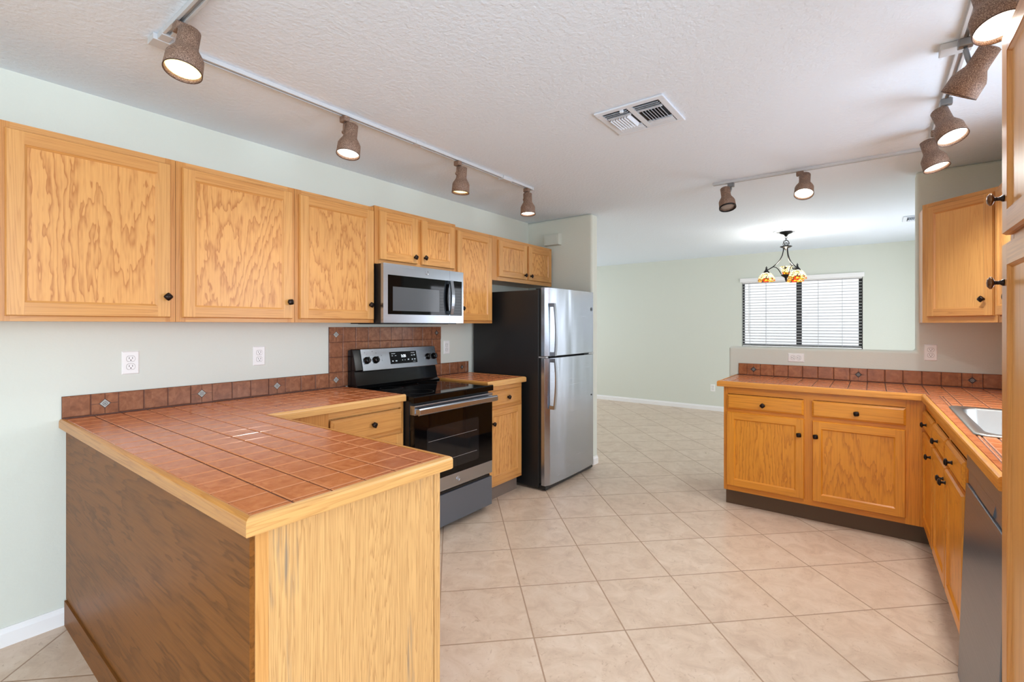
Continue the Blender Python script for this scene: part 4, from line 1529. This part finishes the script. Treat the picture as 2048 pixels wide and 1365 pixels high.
def spot_head(label, base, N, direction, lit, power=12.0, adapter='stoneware', color=(0.93, 0.97, 0.97)):
    """Flask-shaped stoneware shade on a track adapter. base: point on the rail (x, y); N: middle of the neck end."""
    t = thing('track_spotlight', label, 'spotlight', (base[0], base[1], H - 0.019))
    d = Vector(direction).normalized()
    n = Vector(N) - Vector((base[0], base[1], H - 0.019))
    q = Vector((0, 0, 1)).rotation_difference(d).to_matrix().to_4x4()
    M_ = Matrix.Translation(n) @ q
    mb = MB()
    mb.lathe(SPOT_PROF, 32, 0, M_, closed_ends=True)
    sh = mb.build('lamp_shade', ['stoneware'], t)
    MB().lathe([(0.0578, 0.1645), (0.0578, 0.1675), (0.0555, 0.1675), (0.0555, 0.1645)] if lit else [(0.0585, 0.158), (0.0585, 0.1675), (0.0525, 0.1675), (0.0525, 0.158)], 32, 0, M_, closed_ends=False).build('rim', ['rim_brown' if lit else 'iron_black'], sh)
    bm_ = 'bulb_off' if not lit else ('bulb_warm' if lit == 'warm' else 'bulb_bright')
    MB().lathe([(0.030, 0.118), (0.0505, 0.145), (0.0525, 0.153), (0.040, 0.1575), (0.015, 0.1595), (0.0005, 0.160)], 28, 0, M_, closed_ends=False).build('bulb', [bm_], t)
    ad = MB()
    ad.box(-0.022, 0.022, -0.016, 0.016, -0.030, -0.0008)
    ad.build('track_adapter', [adapter], t, bevel=0.003)
    # yoke arm from the adapter to the side of the neck
    side = n + d * 0.045
    off = Vector((n.x, n.y, 0))
    arm = MB()
    top = Vector((0, 0, -0.028))
    target = side - (Vector((side.x, side.y, 0)).normalized() * 0.031 if Vector((side.x, side.y, 0)).length > 0.02 else Vector((0.031, 0, 0)))
    arm.tube([top, top + Vector((0, 0, -0.012)), (top + target) / 2 + Vector((0, 0, -0.012)), target], 0.0085, 10)
    arm.lathe([(0.010, -0.008), (0.010, 0.008)], 12, 0, Matrix.Translation(target) @ Matrix.Rotation(PI / 2, 4, 'Y'))
    arm.build('yoke', [adapter], t)
    if lit:
        L = bpy.data.lights.new('lamp_light', 'SPOT')
        L.energy = power
        L.color = color
        L.spot_size = 142 * D2R
        L.spot_blend = 0.8
        L.shadow_soft_size = 0.045
        lo = bpy.data.objects.new('lamp_light', L)
        COL.objects.link(lo)
        lo.parent = t
        lo.location = n + d * 0.168
        lo.rotation_euler = Vector((0, 0, -1)).rotation_difference(d).to_euler()
    return t


spot_head('brown spotlight with glowing warm bulb at the corner of the left track', (0.975, 0.63), (1.041, 0.64, 2.375), (0.15, -0.18, -0.97), 'warm')
spot_head('lit brown spotlight on the left track, next after the one at its corner', (0.777, 1.42), (0.79, 1.451, 2.385), (0.07, -0.17, -0.98), 'bright')
spot_head('brown spotlight showing a sliver of warm glow, third from the left track corner', (0.777, 2.25), (0.79, 2.275, 2.385), (-0.06, -0.02, -1.0), 'warm')
spot_head('brown spotlight at the far end of the left track, near the refrigerator', (0.777, 3.02), (0.79, 3.013, 2.378), (0.07, -0.06, -0.99), 'bright')
spot_head('unlit brown spotlight at the free end of the right track', (2.075, 3.835), (2.045, 3.782, 2.375), (0.17, -0.25, -0.94), None, adapter='adapter_gray')
spot_head('lit brown spotlight in the middle of the crosswise track over the half wall counter', (2.52, 3.835), (2.556, 3.77, 2.375), (0.0, -0.45, -0.88), 'bright', power=19)
spot_head('lit brown spotlight just in front of the dining wall edge, under the bright wide one', (3.198, 3.47), (3.158, 3.441, 2.36), (0.23, -0.16, -0.96), 'bright', power=34)
spot_head('tan spotlight glowing brightly, second nearest on the right track before the angled one', (3.198, 3.02), (3.17, 2.99, 2.36), (0.26, -0.33, -0.91), 'bright', power=33, adapter='adapter_gray')
spot_head('brown spotlight tipped sideways with its open end hidden, beside the pantry top', (3.198, 2.43), (3.262, 2.405, 2.36), (-0.49, 0.30, -0.82), 'bright', power=27, adapter='adapter_gray')
spot_head('white-glowing spotlight cut off by the top right picture corner above the pantry', (3.198, 2.0), (3.187, 1.975, 2.36), (0.14, -0.32, -0.94), 'bright', power=15, adapter='adapter_gray')

# ------------------------------------------------------------------ chandelier
CX, CY = 2.122, 6.29
ch = thing('chandelier', 'black iron chandelier with leaded amber glass shades over the dining area', 'chandelier', (CX, CY, H))
MB().lathe([(0.135, -0.0006), (0.135, -0.006), (0.118, -0.012), (0.112, -0.006), (0.10, -0.011), (0.07, -0.006)], 40).build('ceiling_medallion', ['white_metal'], ch)
MB().lathe([(0.064, -0.006), (0.066, -0.02), (0.05, -0.028), (0.024, -0.038), (0.016, -0.052), (0.006, -0.060)], 28).build('canopy', ['iron_black'], ch)
cage = MB()
for k in range(2):
    pts = []
    for s in range(13):
        a = 2 * PI * s / 12
        x, z = 0.010 * math.cos(a), -0.072 + 0.017 * math.sin(a)
        pts.append((x, 0, z) if k == 0 else (0, x, z - 0.022))
    cage.tube(pts, 0.0028, 6)
for k in range(4):
    a = k * PI / 2 + 0.4
    pts = []
    for s in range(15):
        u = s / 14
        r = 0.036 * math.sin(PI * min(1, u * 0.95 + 0.02)) ** 0.8 + 0.003
        pts.append((r * math.cos(a + u * 1.2), r * math.sin(a + u * 1.2), -0.100 - 0.072 * u))
    cage.tube(pts, 0.003, 6)
for k in range(2):
    pts = [(0.018 * math.cos(t_) * (1 if k == 0 else 0.5), 0.018 * math.cos(t_) * (0.3 if k == 0 else -0.9), -0.148 + 0.018 * math.sin(t_)) for t_ in [2 * PI * s / 14 for s in range(15)]]
    cage.tube(pts, 0.0026, 6)
cage.build('scroll_cage', ['iron_black'], ch)
MB().lathe([(0.010, -0.168), (0.060, -0.172), (0.063, -0.178), (0.045, -0.188), (0.022, -0.194), (0.014, -0.215), (0.006, -0.222)], 28).build('disc', ['iron_black'], ch)
ANG = [190, 310, 70]
for a in ANG:
    ca, sa = math.cos(a * D2R), math.sin(a * D2R)
    P = [(0.026, -0.185), (0.028, -0.225), (0.038, -0.275), (0.060, -0.325), (0.095, -0.370), (0.135, -0.405), (0.175, -0.430), (0.198, -0.440)]
    am = MB()
    am.tube([(r * ca, r * sa, z) for r, z in P], 0.0055, 8)
    Q = [(0.128, -0.402), (0.100, -0.412), (0.078, -0.435), (0.062, -0.465), (0.048, -0.492)]
    am.tube([(r * ca, r * sa, z) for r, z in Q], 0.0045, 8)
    am.build('arm', ['iron_black'], ch)
    sh = MB().lathe([(0.010, 0.112), (0.030, 0.106), (0.055, 0.090), (0.076, 0.062), (0.088, 0.030), (0.0925, 0.0), (0.0905, 0.0), (0.086, 0.030), (0.074, 0.060), (0.053, 0.088), (0.028, 0.103)], 32, closed_ends=False).build(
        'lamp_shade', ['leaded_glass'], ch, loc=(0.200 * ca, 0.200 * sa, -0.572))
    MB().lathe([(0.034, 0.103), (0.030, 0.113), (0.014, 0.135), (0.011, 0.148), (0.004, 0.152)], 20).lathe([(0.001, 0.150), (0.012, 0.156), (0.012, 0.162), (0.001, 0.168)], 12).lathe(
        [(0.001, 0.166), (0.006, 0.172), (0.001, 0.180)], 10).build('finial_cap', ['iron_black'], sh)
    MB().lathe([(0.001, 0.025), (0.018, 0.03), (0.024, 0.048), (0.014, 0.072), (0.012, 0.095)], 16).build('bulb', ['bulb_bright'], sh)
cs = MB().lathe([(0.030, 0.0), (0.040, 0.030), (0.052, 0.065), (0.068, 0.098), (0.066, 0.098), (0.050, 0.065), (0.038, 0.032), (0.028, 0.003)], 32, closed_ends=False).build(
    'uplight_shade', ['leaded_glass'], ch, loc=(0, 0, -0.505))
MB().lathe([(0.050, -0.498), (0.053, -0.506), (0.040, -0.520), (0.020, -0.532), (0.012, -0.545), (0.014, -0.553), (0.010, -0.562), (0.004, -0.582)], 24).build('bowl_holder', ['iron_black'], ch)
pl = bpy.data.lights.new('chandelier_light', 'POINT')
pl.energy = 16
pl.color = (1, 0.95, 0.88)
pl.shadow_soft_size = 0.04
po = bpy.data.objects.new('chandelier_light', pl)
COL.objects.link(po)
po.parent = ch
po.location = (0, 0, -0.42)

# ------------------------------------------------------------------ window blind
bl = thing('window_blind', 'white horizontal slat blind covering the far dining window', 'blind', ((WX0 + WX1) / 2, YF, 0))
hw = (WX1 - WX0) / 2
MB().box(-hw - 0.018, hw + 0.018, -0.030, -0.001, 2.008, 2.068).build('valance', ['trim_white'], bl, bevel=0.003)
MB().box(-hw + 0.006, hw - 0.006, 0.010, 0.055, 1.995, 2.036).build('headrail', ['trim_white'], bl)
sl = MB()
z = 1.068
tl_ = 9 * D2R
while z < 1.995:
    for k in range(4):                       # slightly crowned slat
        u0, u1 = -0.024 + 0.012 * k, -0.024 + 0.012 * (k + 1)
        def P(u):
            return 0.034 + u * math.cos(tl_), z + u * math.sin(tl_) + 0.0022 * (1 - (u / 0.024) ** 2)
        (ya, za), (yb, zb) = P(u0), P(u1)
        sl.hexa([(-hw + 0.01, ya, za - 0.0012), (hw - 0.01, ya, za - 0.0012), (hw - 0.01, yb, zb - 0.0012), (-hw + 0.01, yb, zb - 0.0012)],
                [(-hw + 0.01, ya, za + 0.0012), (hw - 0.01, ya, za + 0.0012), (hw - 0.01, yb, zb + 0.0012), (-hw + 0.01, yb, zb + 0.0012)])
    z += 0.0418
o = sl.build('slats', ['blind_white'], bl)
MB().box(-hw + 0.01, hw - 0.01, 0.012, 0.058, 1.034, 1.050).build('bottom_rail', ['trim_white'], bl, bevel=0.003)
for x in (-0.64, -0.42, 0.24, 0.52):
    MB().box(x - 0.0015, x + 0.0015, 0.008, 0.010, 1.045, 2.0).box(x - 0.0015, x + 0.0015, 0.0585, 0.0605, 1.045, 2.0).build('ladder_cord', ['track_metal'], bl)
MB().tube([(-hw + 0.10, 0.002, 1.99), (-hw + 0.10, -0.002, 1.24)], 0.004, 8).build('tilt_wand', ['white_plastic'], bl)
